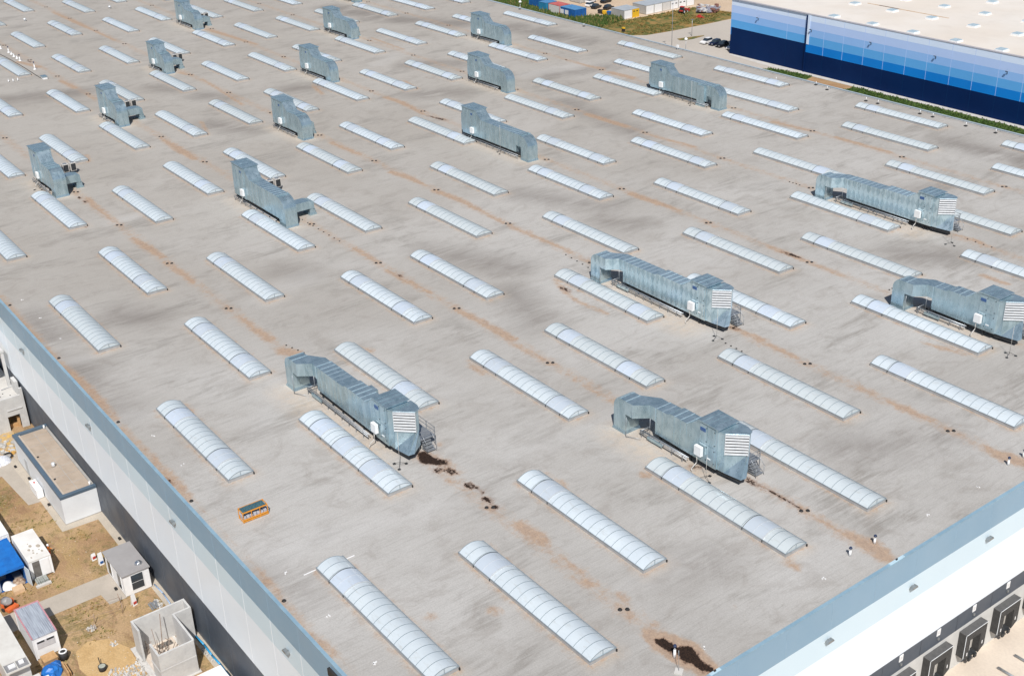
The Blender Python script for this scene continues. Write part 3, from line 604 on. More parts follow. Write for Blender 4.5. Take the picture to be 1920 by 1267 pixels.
# ================================================================ ROOFTOP UNITS
def seams(mb, xs_, y0, y1, z0, z1, ztop=None, m=1, t=.04, w=.035):
    for x in xs_:
        z = z1(x) if callable(z1) else z1
        mb.box(x - .02, y0 - .02, z0, x + .02, y0, z, 0); mb.box(x - w, y0 - t, z, x + w, y1 + t, z + t, m)
def n_unit(kind, label, loc, mat):
    L = 9.9 if kind == 'S' else 16.6
    r = thing('rooftop_unit', label, 'rooftop unit', (loc[0], loc[1], R0), 0, 'galvanised rooftop ventilation units')
    mb = MB()  # elbow rising from the roof, curving over and jogging back
    prof = [(0, .32), (0, 3.1), (.14, 3.55), (.42, 3.92), (.8, 4.1), (1.15, 4.15), (1.9, 4.15), (1.9, .32)]
    mb.xz(prof, 0, 2.1); mb.loft([(-.14,-.14,0),(2.06,-.14,0),(2.06,2.24,0),(-.14,2.24,0)], [(-.02,-.02,.32),(1.92,-.02,.32),(1.92,2.12,.32),(-.02,2.12,.32)])
    plan = [(1.9, 0), (3.1, 0), (4.25, 1.5), (5.1, 1.5), (5.1, 3.5), (3.9, 3.5), (1.9, 2.1)]
    mb.prism(plan, 2.5, 4.15)
    for x in (1.0, 1.95): mb.box(x - .04, -.03, 4.15, x + .04, 2.13, 4.19, 1)
    mb.box(3.06, -.03, 2.5, 3.12, 0, 4.18, 1); mb.box(5.02, 1.45, 2.5, 5.1, 1.5, 4.18, 1)
    mb.build('elbow_duct', [mat, FLANGE], r)
    # straight duct, stepped up toward the unit
    xm = 6.9 if kind == 'S' else 11.4
    mb = MB()
    mb.xz([(5.1, 1.0), (L, .95), (L, 4.45), (xm + .5, 4.45), (xm, 4.2), (5.1, 4.15)], 1.5, 3.6)
    zt_ = lambda x: 4.15 if x < xm else 4.45
    seams(mb, [5.25 + .92 * i for i in range(int((L - 5.2) / .92) + 1) if abs(5.25 + .92 * i - xm) > .4], 1.5, 3.6, 1.0, zt_)
    mb.build('duct', [mat, FLANGE], r)
    mb = MB(); mb.xz([(L, .95), (L + 1.9, .95), (L + 1.9, 5.75), (L, 4.45)], 1.5, 3.7); mb.build('transition_duct', mat, r)
    # casing with doors and roof sheet
    bx = L + 1.9; mb = MB(); mb.box(bx, 1.42, .95, bx + 2.6, 4.1, 5.8)
    mb.build('casing', mat, r)
    mb = MB(); mb.xz([(bx - .15, 5.80), (bx + 2.85, 5.80), (bx + 2.85, 5.88), (bx - .15, 5.92)], 1.25, 4.3)
    for x in (bx + .5, bx + 1.2, bx + 1.9): mb.box(x, 1.25, 5.91, x + .04, 4.3, 5.95)
    mb.build('roof_sheet', mat, r)
    for j, (a, c) in enumerate(((.15, 1.15), (1.25, 2.3))):
        for zz0, zz1 in ((1.2, 3.3), (3.4, 5.6)):
            mb = MB(); mb.box(bx + a, 1.38, zz0, bx + c, 1.42, zz1)
            d = mb.build('access_door', mat, r)
            for zz in (zz0 + .3, zz1 - .3): mb = MB(); mb.box(bx + c - .08, 1.34, zz - .05, bx + c + .02, 1.38, zz + .05); mb.build('hinge', DARKF, d)
    mb = MB(); mb.box(bx + .2, 1.34, 4.75, bx + .95, 1.38, 5.15); mb.build('maker_plate', BLUEP, r)
    mb = MB(); mb.box(bx + 1.35, 1.34, 1.75, bx + 1.8, 1.38, 1.88); mb.build('rating_label', WHITEP, r)
    # control box
    mb = MB(); mb.box(bx - .1, .85, 1.85, bx + .85, 1.25, 2.95); eb = mb.build('control_box', WHITEP, r)
    mb = MB(); mb.box(bx + .2, 1.25, 1.7, bx + .4, 1.5, 2.6); mb.tube((bx + .25, 1.0, 1.85), (bx + .25, 1.0, .9), .06); mb.tube((bx + .25, 1.0, .9), (bx + .25, .3, .45), .06); mb.tube((bx + .25, .3, .45), (bx + .25, .3, 0), .06)
    mb.build('conduit', PALEC, eb)
    # hood
    hx = bx + 2.6
    up = [(hx, 1.55), (hx + .65, 1.95), (hx + 2.25, 3.6), (hx + 2.0, 4.2), (hx + 1.2, 4.5), (hx, 4.5)]
    lo = [(hx, 1.6), (hx + .9, 1.65), (hx + 3.0, 2.0), (hx + 3.1, 2.7), (hx + 1.9, 4.3), (hx, 4.3)]
    mb = MB(); mb.prism(up, 3.0, 5.45); mb.loft([(x, y, .95) for x, y in lo], [(x, y, 3.0) for x, y in up])
    ov = [(hx - .02, 1.45), (hx + .7, 1.85), (hx + 2.4, 3.6), (hx + 2.1, 4.3), (hx + 1.25, 4.6), (hx - .02, 4.6)]
    mb.prism(ov, 5.45, 5.52); mb.build('intake_hood', mat, r)
    mb = MB(); d = Vector((1.6, 1.65, 0)).normalized(); nrm = Vector((d.y, -d.x, 0)); P0 = Vector((hx + .60, 1.90, 0)); w_ = 2.42
    for i in range(7):
        z0 = 3.05 + i * .345
        A = [P0 + nrm * .20 + Vector((0, 0, z0)), P0 + nrm * .24 + Vector((0, 0, z0 + .01)), P0 + nrm * .17 + Vector((0, 0, z0 + .20)), P0 + nrm * .13 + Vector((0, 0, z0 + .19))]
        mb.loft(A, [v + d * w_ for v in A])
    for e in (0, w_):
        A = [P0 + d * e + nrm * .0 + Vector((0, 0, 3.0)), P0 + d * e + nrm * .25 + Vector((0, 0, 3.0)), P0 + d * e + nrm * .25 + Vector((0, 0, 5.42)), P0 + d * e + nrm * .0 + Vector((0, 0, 5.42))]
        mb.loft(A, [v + d * .04 for v in A])
    A = [P0 + nrm * .0 + Vector((0, 0, 5.40)), P0 + nrm * .26 + Vector((0, 0, 5.40)), P0 + nrm * .26 + Vector((0, 0, 5.46)), P0 + Vector((0, 0, 5.44))]
    mb.loft(A, [v + d * w_ for v in A]); mb.build('louvre', LOUV, r)
    mb = MB(); A = [P0 + nrm * .01 + Vector((0, 0, 3.0)), P0 + nrm * .03 + Vector((0, 0, 3.0)), P0 + nrm * .03 + Vector((0, 0, 5.4)), P0 + nrm * .01 + Vector((0, 0, 5.4))]
    mb.loft(A, [v + d * w_ for v in A]); mb.build('louvre_back', DARKF, r)  # dark sheet paints the shade in the gaps between the blades
    # support frame coloured near-black as the shade under the unit, pipework along its foot
    mb = MB(); mb.box(5.2, 1.75, .62, bx + 2.6, 1.95, .95); mb.box(5.2, 3.2, .62, bx + 2.6, 3.4, .95)
    x = 5.6
    while x < bx + 2.6: mb.box(x, 1.7, 0, x + .16, 1.86, .62); mb.box(x, 3.24, 0, x + .16, 3.4, .62); mb.box(x, 1.86, .3, x + .1, 3.24, .5); x += 2.35
    mb.prism([(hx, 1.75), (hx + 2.8, 2.15), (hx + 1.8, 4.1), (hx, 4.1)], .45, .95); mb.build('support_frame', DARKF, r)
    mb = MB()
    for yy, zz in ((.95, .55), (1.2, .72), (.95, .80)): mb.tube((3.3, yy, zz), (L + .8, yy, zz), .055, 6)
    for x in np.arange(3.6, L + .8, 1.6): mb.box(x, .85, 0, x + .07, .92, .85); mb.box(x, .85, .40, x + .07, 1.3, .47)
    mb.tube((3.3, .95, .55), (3.3, 2.4, .55), .055); mb.tube((3.5, .95, .8), (3.5, 2.6, .8), .055)
    mb.tube((2.5, -.4, 0), (2.5, -.4, 2.5), .03); mb.tube((4.3, 1.5, .5), (4.3, 1.5, 2.5), .035); mb.tube((2.5, -.4, .1), (4.2, .3, .3), .03)
    mb.build('pipe_rack', STEEL, r)
    mb = MB(); mb.box(4.6, .8, .3, 6.9, 1.0, .62); mb.build('cable_tray', mat, r)
    # access platform behind
    px0 = 0; mb = MB()
    mb.box(px0, 4.75, 1.12, px0 + 3.3, 6.9, 1.2)
    for x, y in ((px0, 4.75), (px0 + 3.22, 4.75), (px0, 6.82), (px0 + 3.22, 6.82), (px0 + 1.6, 6.82)):
        mb.box(x, y, 0, x + .08, y + .08, 2.25)
    for z in (1.7, 2.2): mb.box(px0, 6.84, z, px0 + 3.3, 6.88, z + .05); mb.box(px0 + 3.24, 4.75, z, px0 + 3.28, 6.9, z + .05)
    for i in range(4): mb.box(px0 + 3.3, 5.1, .2 + .25 * i, px0 + 3.55 + (3 - i) * .28, 6.2, .25 + .25 * i); 
    mb.tube((px0 + 3.3, 5.05, 2.2), (px0 + 4.5, 5.05, 1.1), .03); mb.tube((px0 + 3.3, 6.25, 2.2), (px0 + 4.5, 6.25, 1.1), .03)
    mb.tube((px0 + 4.45, 5.05, 0), (px0 + 4.45, 5.05, 1.15), .03); mb.tube((px0 + 4.45, 6.25, 0), (px0 + 4.45, 6.25, 1.15), .03)
    mb.build('access_platform', STEEL, r, loc=(hx - 1.7, -.5, 0))
    # branch duct behind the trunk
    mb = MB(); b0 = xm + .4; mb.box(b0, 3.6, 1.4, b0 + 1.5, 5.0, 3.3); mb.xz([(b0, 0), (b0, 1.4), (b0 + 1.5, 1.4), (b0 + 1.5, 0)], 4.2, 5.0)
    mb.build('branch_duct', mat, r)
    return r
nl = ['long plain grey duct unit with white louvred hood, closest to the left wall', 'shorter louvred duct unit nearest the dock wall, bottom centre right',
      'long louvred duct unit with diamond patterned side panels, middle of the roof', 'shorter louvred duct unit cut by the right edge of the picture', 'long louvred duct unit farthest back on the right']
for (x, y, t), lab, mm in zip(NUN, nl, (GALV, GALV, GALVD, GALV, GALVD)): n_unit(t, lab, (x, y), mm)

def f_unit(i, x, y, ln, label):
    r = thing('rooftop_unit', label, 'rooftop unit', (x, y, R0), 0, 'galvanised rooftop ventilation units')
    g = GALV
    hz_ = .35 if i in (0, 1, 4) else 0
    ztop = 4.45 + hz_; bt = 6.0 + hz_ * 1.3
    mb = MB()
    prof = [(-2.15, .35), (-2.15, ztop - .05), (-1.75, ztop - .05), (-1.25, ztop - .2), (-.75, ztop - .5), (-.3, ztop - 1.0), (-.06, ztop - 1.6), (0, ztop - 2.0), (0, .35)]
    mb.xz(prof, 0, 2.15)
    mb.loft([(-2.25,-.12,0),(.12,-.12,0),(.12,2.27,0),(-2.25,2.27,0)], [(-2.17,-.02,.35),(.02,-.02,.35),(.02,2.17,.35),(-2.17,2.17,.35)])
    mb.box(-.02, -.02, 2.0, .015, 2.17, 2.04)
    mb.build('elbow_duct', g, r)
    # duct from elbow to casing
    bx = -(ln - 4.3); sx_ = bx + 1.75
    mb = MB(); x1 = -2.15
    if i in (9, 12): mb.xz([(sx_, 1.05), (-3.6, 1.05), (-3.6, 2.3), (x1, 2.3), (x1, ztop), (sx_, ztop + .05)], 0.02, 2.13)
    else: mb.xz([(sx_, 1.05), (x1, 1.05), (x1, ztop), (sx_, ztop + .05)], 0.02, 2.13)
    seams(mb, [sx_ + .4 + .92 * k for k in range(int((x1 - sx_ - .5) / .92) + 1)], .02, 2.13, 1.05, ztop + .0)
    mb.box(x1 - .5, -.04, ztop + .02, x1 - .35, 2.19, ztop + .12); mb.box(x1 + .02, -.06, ztop - .06, x1 + .14, 2.2, ztop + .1)
    mb.build('duct', [g, FLANGE], r)
    if i == 12:
        mb = MB(); mb.box(-6.0, -.35, .3, -4.0, .02, 4.2); mb.box(-6.15, -.5, 0, -3.85, .02, .3); mb.build('second_drop', g, r)
    mb = MB(); mb.xz([(bx, 1.0), (sx_, 1.05), (sx_, ztop + .05), (bx, bt)], 0, 2.3); mb.build('transition_duct', g, r)
    mb = MB(); mb.box(-ln, -.05, .95, bx, 2.6, bt); mb.build('casing', g, r)
    mb = MB(); mb.xz([(-ln - .1, bt), (bx + .15, bt), (bx + .15, bt + .06), (-ln - .1, bt + .1)], -.2, 2.8); 
    for q in (1, 2, 3): mb.box(-ln + q * 1.05, -.2, bt + .09, -ln + q * 1.05 + .04, 2.8, bt + .12)
    mb.build('roof_sheet', g, r)
    for a, c in ((.25, 1.35), (1.45, 2.6), (2.7, 3.9)):
        mb = MB(); mb.box(-ln + a, -.09, 1.3, -ln + c, -.05, bt - .25); d = mb.build('access_door', g, r)
    mb = MB(); mb.box(-ln + 2.9, -.12, bt - 1.1, -ln + 3.4, -.09, bt - .75); mb.build('maker_plate', BLUEP, r)
    mb = MB(); mb.box(-ln + 3.0, -.5, 1.55, -ln + 3.95, -.12, 2.6); mb.box(-ln + 3.3, -.12, 1.4, -ln + 3.6, -.04, 2.2); eb = mb.build('control_box', WHITEP, r)
    mb = MB(); mb.tube((-ln + 3.2, -.3, 1.55), (-ln + 3.2, -.3, .8), .06); mb.tube((-ln + 3.2, -.3, .8), (-ln + 3.2, -.8, .4), .06); mb.tube((-ln + 3.2, -.8, .4), (-ln + 3.2, -.8, 0), .06); mb.build('conduit', PALEC, eb)
    # intake hood at the far end
    mb = MB(); pl = [(-ln, .1), (-ln - .7, .2), (-ln - 1.3, .8), (-ln - 1.3, 1.8), (-ln - .7, 2.4), (-ln, 2.5)]
    mb.prism(pl, 1.2, 4.3 if i != 12 else 4.6); mb.build('intake_hood', g, r)
    mb = MB(); mb.box(-ln, .25, .6, -2.3, .45, .95); mb.box(-ln, 1.8, .6, -2.3, 2.0, .95); mb.prism([(a * 1, b_) for a, b_ in pl], .75, 1.2)  # beams and hood block near-black, painting the shaded gap below the unit
    xx = -ln + .2
    while xx < -2.6: mb.box(xx, .2, 0, xx + .16, .36, .6); mb.box(xx, 1.85, 0, xx + .16, 2.0, .6); xx += 2.3
    mb.box(-ln, .3, .0, -ln + .3, 1.9, .6); mb.build('support_frame', DARKF, r)
    mb = MB()
    for yy, zz in ((-.5, .55), (-.3, .75)): mb.tube((-ln + .3, yy, zz), (-2.6, yy, zz), .055, 6)
    for xx in np.arange(-ln + .6, -2.4, 1.9): mb.box(xx, -.55, 0, xx + .07, -.48, .75); mb.box(xx, -.55, .45, xx + .07, -.2, .5)
    mb.build('pipe_rack', STEEL, r)
    # side branch
    if i in (0, 1, 2, 4, 5, 7, 3):
        l = {4: 6.8, 1: 6.4, 0: 5.6, 2: 5.6, 3: 5.6}.get(i, 4.2)
        mb = MB(); mb.box(-4.6, 2.13, 1.15, -2.6, l - 1.2, 2.5)
        mb.loft([(-4.6, l - 1.2, 1.15), (-2.6, l - 1.2, 1.15), (-2.6, l - 1.2, 2.5), (-4.6, l - 1.2, 2.5)], [(-4.6, l - .2, .9), (-2.6, l - .2, .9), (-2.6, l - .3, 2.25), (-4.6, l - .3, 2.25)])
        mb.box(-4.6, l - 1.1, .3, -2.6, l - .1, 1.0); mb.box(-4.7, l - 1.2, 0, -2.5, l + .05, .3)
        mb.build('branch_duct', g, r)
    return r
fl = ['duct unit with curved drop nearest the left picture edge', 'third duct unit back along the column nearest the left edge', 'fourth duct unit back in the leftmost column',
      'duct unit at the top left cut by the picture edge', 'tall duct unit with ribbed roof, left of centre', 'middle duct unit of the second column, with curved drop', 'duct unit below the topmost one in the second column',
      'duct unit fourth back in the second column, near the top', 'sliver of a duct unit at the top edge of the picture', 'long duct unit in the centre of the roof, tall casing at its left',
      'duct unit just behind the long central one', 'duct unit nearest the far roof edge, top centre', 'long duct unit with two drops near the far right roof edge']
fl[0] = 'duct unit with curved drop nearest the left edge of the picture'
fl[1] = 'duct unit with curved drop, second from the front in the leftmost column'
fl[2] = 'duct unit with curved drop, third from the front in the leftmost column'
fl[3] = 'duct unit farthest back in the leftmost column, cut by the top edge'
fl[5] = 'duct unit right behind the tall ribbed one, left of centre'
fl[6] = 'duct unit third from the front in the second column, near picture top'
for i, (q, lab) in enumerate(zip(FUN, fl)): f_unit(i, *q, lab)

# condensers behind some of the left units
def condenser(x, y, label):
    r = thing('condenser_unit', label, 'condenser', (x, y, R0), 0, 'small twin condensers behind the ducts')
    mb = MB(); mb.box(-.55, -.5, .5, .5, .5, 1.95); mb.build('cabinet', pm('condenser_cream', (.62, .60, .57), (.56, .54, .51), 2, .5), r)
    mb = MB(); mb.box(.5, -.42, .6, .53, .42, 1.85); mb.build('coil_face', DARKF, r)
    mb = MB(); mb.tube((0, 0, 1.95), (0, 0, 2.02), .38, 12); mb.build('fan_guard', STEEL, r)
    mb = MB(); 
    for a in (-.5, .42): mb.box(-.5, a, 0, -.42, a + .08, .5); mb.box(.40, a, 0, .48, a + .08, .5)
    mb.build('stand', DARKF, r)
for nme, q in (('nearest the left picture edge', (128, 306)), ('second from the front in the leftmost column', (243, 188)), ('third from the front in the leftmost column', (331, 101)), ('with the ribbed roof', (512, 336)), ('at the top left', (381, 25))):
    g = at(*q, R0 + 1.95); condenser(g.x, g.y - .7, f'left condenser box behind duct unit {nme}'); condenser(g.x, g.y + .65, f'right condenser box behind duct unit {nme}')

# lightning rods on three-legged feet
def rod(px, py, h, label):
    g = at(px, py); r = thing('lightning_rod', label, 'lightning rod', tuple(g), random.uniform(0, 2), 'thin lightning rods beside the rooftop units')
    mb = MB(); mb.tube((0, 0, .25), (0, 0, h), .03, 6, 0, .018); mb.build('mast', PALEC, r)
    for a in (0, 2.1, 4.2):
        mb = MB(); c, s_ = math.cos(a), math.sin(a); mb.tube((0, 0, .45), (.75 * c, .75 * s_, .08), .02, 5); mb.box(.75 * c - .15, .75 * s_ - .15, 0, .75 * c + .15, .75 * s_ + .15, .07); mb.build('foot', DARKF, r)
for q, h, s_ in ((( 520+1165/5.067, 640+1180/5.067), 4.2, 'at the louvred unit closest to the left wall'), ((1130+1160/6, 720+1070/6), 3.0, 'in front of the louvred unit nearest the dock wall'),
    ((1090+1520/6, 460+1050/6), 4.2, 'beside the diamond patterned louvred unit'), ((1440+1355/3.958, 320+548/3.958), 4.0, 'beside the louvred unit farthest back'), ((1440+1790/3.958, 640+105/3.958), 4.0, 'beside the louvred unit at the right edge'),
    ((850+800/9.05, 180+970/9.05), 5.3, 'in front of the long central duct unit'), ((1200+1010/10.56, 100+1020/10.56), 5.0, 'in front of the duct unit with two drops'), ((40+300/9.05, 250+950/9.05), 4, 'left of the duct unit nearest the left edge')):
    rod(*q, h, 'thin lightning rod on a tripod ' + s_)
g = at(1180 + 890/9.6, 1150 + 1045/9.6); r = thing('lightning_rod', 'thin rod on a white square slab beside the dark puddle', 'lightning rod', tuple(g), .6)
mb = MB(); mb.box(-.35, -.35, 0, .35, .35, .12); mb.build('slab', PALEC, r)
mb = MB(); mb.tube((0, 0, .12), (-.1, .1, 2.2), .02, 5); mb.build('mast', STEEL, r)

# vent pipes
def vent(px, py, label, h=1.0, base=False, cap=True, z=R0, w=.74):
    g = at(px, py, z); r = thing('vent_pipe', label, 'vent pipe', tuple(g), 0, 'small roof vent pipes')
    mb = MB(); mb.tube((0, 0, 0), (0, 0, h * .62), .19 * w, 10, 0, .15 * w); mb.build('collar', WHITEP, r)
    mb = MB(); mb.tube((0, 0, h * .62), (0, 0, h * .88), .085 * w, 10); mb.build('pipe', LOUV, r)
    if cap: mb = MB(); mb.tube((0, 0, h * .86), (0, 0, h), .24 * w, 10, 0, .16 * w); mb.build('cap', pm('navy_cap', (.03, .05, .12), (.025, .04, .09), 3, .5), r)
    if base: mb = MB(); mb.tube((0, 0, 0), (0, 0, .22), .42, 10, 0, .30); mb.build('base', WHITEP, r)
vent(1593.4, 1041.3, 'navy capped vent pipe left of the long rust stain at bottom right'); vent(1639.5, 1018.5, 'navy capped vent pipe behind the long rust stain at bottom right')
vent(1890.2, 871.5, 'navy capped vent pipe before the stain at the right edge'); vent(1919, 857.5, 'navy capped vent pipe half cut by the right picture edge')
vent(1180 + 812/9.6, 1150 + 790/9.6, 'blue capped vent pipe standing in the dark puddle', 1.4)
for n_, (a, b_) in enumerate(((190, 450), (250, 490), (305, 540), (370, 580), (435, 630))):
    vent(a / 11.52, 60 + b_ / 11.52, f'{ORD[n_+1]} white pipe from the back in the row of five by the left edge', 1.6 if n_ in (0, 4) else 1.0, True, n_ in (0, 4))
vent(755 / 11.52, 60 + 815 / 11.52, 'lone white based vent pipe right of the row of five', 1.9, True)
vent(15 / 11.52, 60 + 370 / 11.52, 'white pipe cut by the left picture edge behind the row', 1.2, True)
for n_, (a, b_) in enumerate(((190, 1090), (290, 1080), (390, 1060))):
    vent(a / 11.52, 60 + b_ / 11.52, f'{("left","middle","right")[n_]} of three small pipes at a skylight end near the left edge', .9, False, False)
g = at(83, 147.5); mb = MB(); mb.box(-.9, -.5, 0, .9, .5, .5); mb.box(-1.0, -.6, .5, 1.0, .6, .62, 1)
o = mb.build('roof_hatch', [WHITEP, GALV], loc=tuple(g)); tag(o, 'low metal roof hatch near the left edge', 'roof hatch')
mb = MB(); P = [at(a / 11.52, 60 + b_ / 11.52) for a, b_ in ((-60, 440), (0, 490), (200, 590), (450, 735), (560, 800), (760, 930), (900, 1015))]
mb.path([(q.x, q.y, R0 + .06) for q in P], .07, 5); tag(mb.build('cable', DARKF), 'dark cable running along the roof to the low hatch', 'cable')
for n_, (a, b_) in enumerate(((186, 158), (815, 65))):
    g = at(a / 3.958, b_ / 3.958); mb = MB(); mb.tube((0, 0, 0), (0, 0, .5), .25, 10, 0, .2); mb.dome((0, 0, .5), .45, .35)
    tag(mb.build('vent_cowl', LOUV, loc=tuple(g)), ('small round roof cowl nearer the left edge' if n_ == 0 else 'small round roof cowl near the top left edge'), 'roof cowl')

# orange transport cage
g = at(430 + 430/15.84, 920 + 975/15.84); r = thing('transport_cage', 'orange steel transport cage with wrapped load standing on the roof', 'cage', tuple(g), PI / 2 - .02)
Lc, Wc, Hc = 2.75, 1.15, 1.25
mb = MB(); t_ = .07
for x in (0, Lc * .34, Lc * .67, Lc - t_):
    mb.box(x, 0, 0, x + t_, t_, Hc); mb.box(x, Wc - t_, 0, x + t_, Wc, Hc)
for y in (0, Wc - t_):
    for z in (.08, .28, Hc - .14): mb.box(t_, y + .003, z, Lc - t_, y + t_ - .003, z + .12)
for x in (0, Lc - t_):
    for z in (.08, Hc - .12): mb.box(x + .003, t_, z, x + t_ - .003, Wc - t_, z + .1)
mb.build('frame', ORANGE, r)
mb = MB()
for i in range(7): mb.box(.1 + .37 * i, .1, .22, .40 + .37 * i, Wc - .1, .55 + .2 * random.random())
mb.build('load', pm('wrapped_load', (.55, .55, .60), (.30, .32, .38), 8, .4), r)
mb = MB()
for i in range(16): mb.box(.12 + .155 * i, .12, Hc - .13 + .02 * (i % 2), .25 + .155 * i, Wc - .12, Hc - .02 + .03 * random.random())
mb.build('cover', pm('dark_film', (.04, .10, .13), (.10, .20, .22), 8, .2, spec=.8), r)
# chalk line on the roof either side of a skylight
for nme, a, b_ in (('left', (355, 518), (452, 486)), ('right', (664, 401), (731, 372))):
    A = at(*tp('49', *a)); B = at(*tp('49', *b_)); mb = MB(); mb.box(A.x - .06, A.y, R0 + .01, A.x + .06, B.y, R0 + .04)
    tag(mb.build('roof_batten', WHITEP), f'white strip lying on the roof at the {nme} side of a skylight end', 'strip', 'white strips by the front skylight')
# small litter: ballast stones
litter = [(tp('49', 215, 505)), tp('49', 865, 1160), tp('49', 870, 1175), tp('06', 1350, 915), tp('06', 1135, 700), tp('149', 405, 540), tp('149', 1180, 75), tp('99', 1415, 1060), tp('146', 1548, 1080), tp('49', 530, 825), tp('03', 440, 1245), tp('03', 295, 1095), tp('03', 155, 960)]
mb = MB()
for q in litter:
    g = at(*q)
    for _ in range(3): a = random.uniform(-.2, .2); b_ = random.uniform(-.2, .2); mb.box(g.x + a, g.y + b_, R0, g.x + a + .12, g.y + b_ + .1, R0 + .06)
tag(mb.build('litter', WHITEP), 'tiny white scraps scattered on the roof', None, None, 'stuff')
# ballast feet rows seen beyond some units
mb = MB()
for k, a, b_, n_ in (('43', (345, 365), (620, 525), 8), ('46', (225, 30), (355, 85), 4), ('93', (400, 625), (565, 720), 5), ('143', (900, 885), (945, 865), 3), ('143', (160, 85), (235, 108), 4), ('143', (1480, 510), (1660, 570), 4), ('96', (1585, 15), (1705, 75), 4)):
    for i in range(n_):
        g = at(*tp(k, a[0] + (b_[0] - a[0]) * i / (n_ - 1), a[1] + (b_[1] - a[1]) * i / (n_ - 1))); mb.box(g.x - .09, g.y - .09, R0, g.x + .09, g.y + .09, R0 + .08)
tag(mb.build('cable_feet', BLACK), 'rows of tiny black cable feet on the roof', None, None, 'stuff')

# ================================================================ BLUE STRIPED HALL (background)
BY = 263.2; BX = -247.6; BT = R0 - 2.6; BR = -60
BH = thing('striped_hall', 'long neighbouring hall with navy to white striped wall and cream roof', 'hall')
NAVY = pm('stripe_navy', (.001, .018, .085), (.001, .015, .075), .1, .6, spec=.12); ROYAL = pm('stripe_royal', (.003, .21, .66), (.003, .19, .62), .1, .5, spec=.2)
SKYB = pm('stripe_sky', (.11, .39, .78), (.10, .37, .75), .1, .5, spec=.2); LILB = pm('stripe_light', (.27, .49, .85), (.26, .47, .83), .1, .5, spec=.2)
PALB = pm('stripe_pale', (.45, .60, .90), (.43, .58, .88), .1, .5, spec=.3); WHB = pm('stripe_white', (.66, .78, .95), (.64, .76, .93), .1, .5, spec=.3)
mb = MB()
cuts = [BT, R0 - 4.3, R0 - 6.4, R0 - 8.4, R0 - 10.6, R0 - 12.8, 0]
for i in range(6):
    m_ = [5, 4, 3, 2, 1, 0][i]
    mb.box(-219.5, BY - .25, cuts[i + 1], BR, BY + .5, cuts[i], m_)
for i in range(4): mb.box(BX, BY, [cuts[1]-.0, cuts[2], cuts[3], cuts[4]][i] if False else cuts[i + 1] - (0), -219.5, BY + .5, cuts[i], [5, 4, 3, 2][i])
mb.box(BX, BY, 0, -219.5, BY + .5, cuts[4], 0)
for i in range(6): mb.box(BX - .3, BY, cuts[i + 1], BX, BY + 120, cuts[i], [5, 4, 3, 2, 1, 0][i])
wall = mb.build('wall', [NAVY, ROYAL, SKYB, LILB, PALB, WHB], BH)
mb = MB(); mb.box(BX - .3, BY - .35, BT, BR, BY + .5, BT + .15); mb.box(BX - .3, BY + .5, BT, BX + .5, BY + 120, BT + .15); mb.build('parapet_cap', pm('cap_grey', (.45, .44, .47), (.4, .39, .42), 1, .5), BH)
CREAM = pm('cream_membrane', (.72, .68, .63), (.68, .62, .55), .035, .85, dirt=.15)
mb = MB(); mb.box(BX + .5, BY + .5, BT - .5, BR, BY + 120, BT - .12); broof = mb.build('roof', CREAM, BH)
for xx in [-226.8, -213.6, -207.1, -200.3, -193.9, -187.2, -180.8, -174.0, -167.6, -160.9, -154.3, -147.7, -141]:
    mb = MB(); yy = BY - .25 if xx > -219.5 else BY
    mb.box(xx - .025, yy - .02, R0 - 12.8 if xx > -219 else R0 - 10.6, xx + .06, yy, BT); mb.box(xx - .05, yy - .015, .2, xx + .05, yy, R0 - 12.8 if xx > -219 else R0 - 10.6, 1)
    mb.build('panel_joint', [PALB, ROYAL if False else pm('navy_joint', (.003, .03, .11), None, 1, .6, spec=.1)], wall)
mb = MB(); mb.box(-219.9, BY - .4, 0, -219.5, BY, BT - .3); mb.build('downpipe', NAVY, wall)
mb = MB(); mb.box(-219.45, BY - .32, R0 - 10.6, -218.6, BY - .25, BT); mb.build('white_pilaster', WHB, wall)
for xx in (-237.5, -218.0, -198.1, -178.4, -158.6):
    yy = BY - .25 if xx > -219.5 else BY
    mb = MB(); mb.tube((xx, yy, R0 - 6.6), (xx, yy - .7, R0 - 6.3), .06); mb.box(xx - .25, yy - .75, R0 - 6.4, xx + .25, yy - .4, R0 - 6.28); mb.box(xx - .06, yy - .10, R0 - 7.1, xx + .06, yy, R0 - 6.6); mb.build('wall_lamp', DARKF, wall)
SKD = pm('rooflight_blue', (.45, .56, .63), (.40, .51, .58), 1, .3)
for j in range(5):
    for i in range(12):
        x = -213.3 + 12.75 * i - (0 if j % 2 == 0 else 6.4) * 1.0; y = 256.3 + 14.7 * j + 1.5
        x = -213.0 + 12.6 * i + [0, -7.0 + .6, 0, -7, 0][j]; y = [265.6, 282.1, 296.2, 310, 324][j]
        if x < BX + 4 or x > BR - 4: continue
        mb = MB(); mb.box(x - 1.2, y - 1.3, BT - .12, x + 1.2, y + 1.3, BT + .25); s_ = mb.build('rooflight', WHITEP, broof)
        mb = MB(); mb.box(x - 1.0, y - 1.1, BT + .25, x + 1.0, y + 1.1, BT + .42); mb.build('pane', SKD, s_)
mb = MB(); P = [at(*tp('140', *q), BT - .1) for q in ((740, 25), (1350, 135))]
RUST = ground_mat('roof_rust', (.50, .33, .18), (.58, .45, .33), .8, 3, .02)
mb.loft([(P[0].x, P[0].y - .35, BT - .115), (P[1].x, P[0].y - .35, BT - .115), (P[1].x, P[0].y + .35, BT - .115), (P[0].x, P[0].y + .35, BT - .115)], [(P[0].x, P[0].y - .35, BT - .11), (P[1].x, P[0].y - .35, BT - .11), (P[1].x, P[0].y + .35, BT - .11), (P[0].x, P[0].y + .35, BT - .11)])
mb.build('rust_streak', RUST, broof)
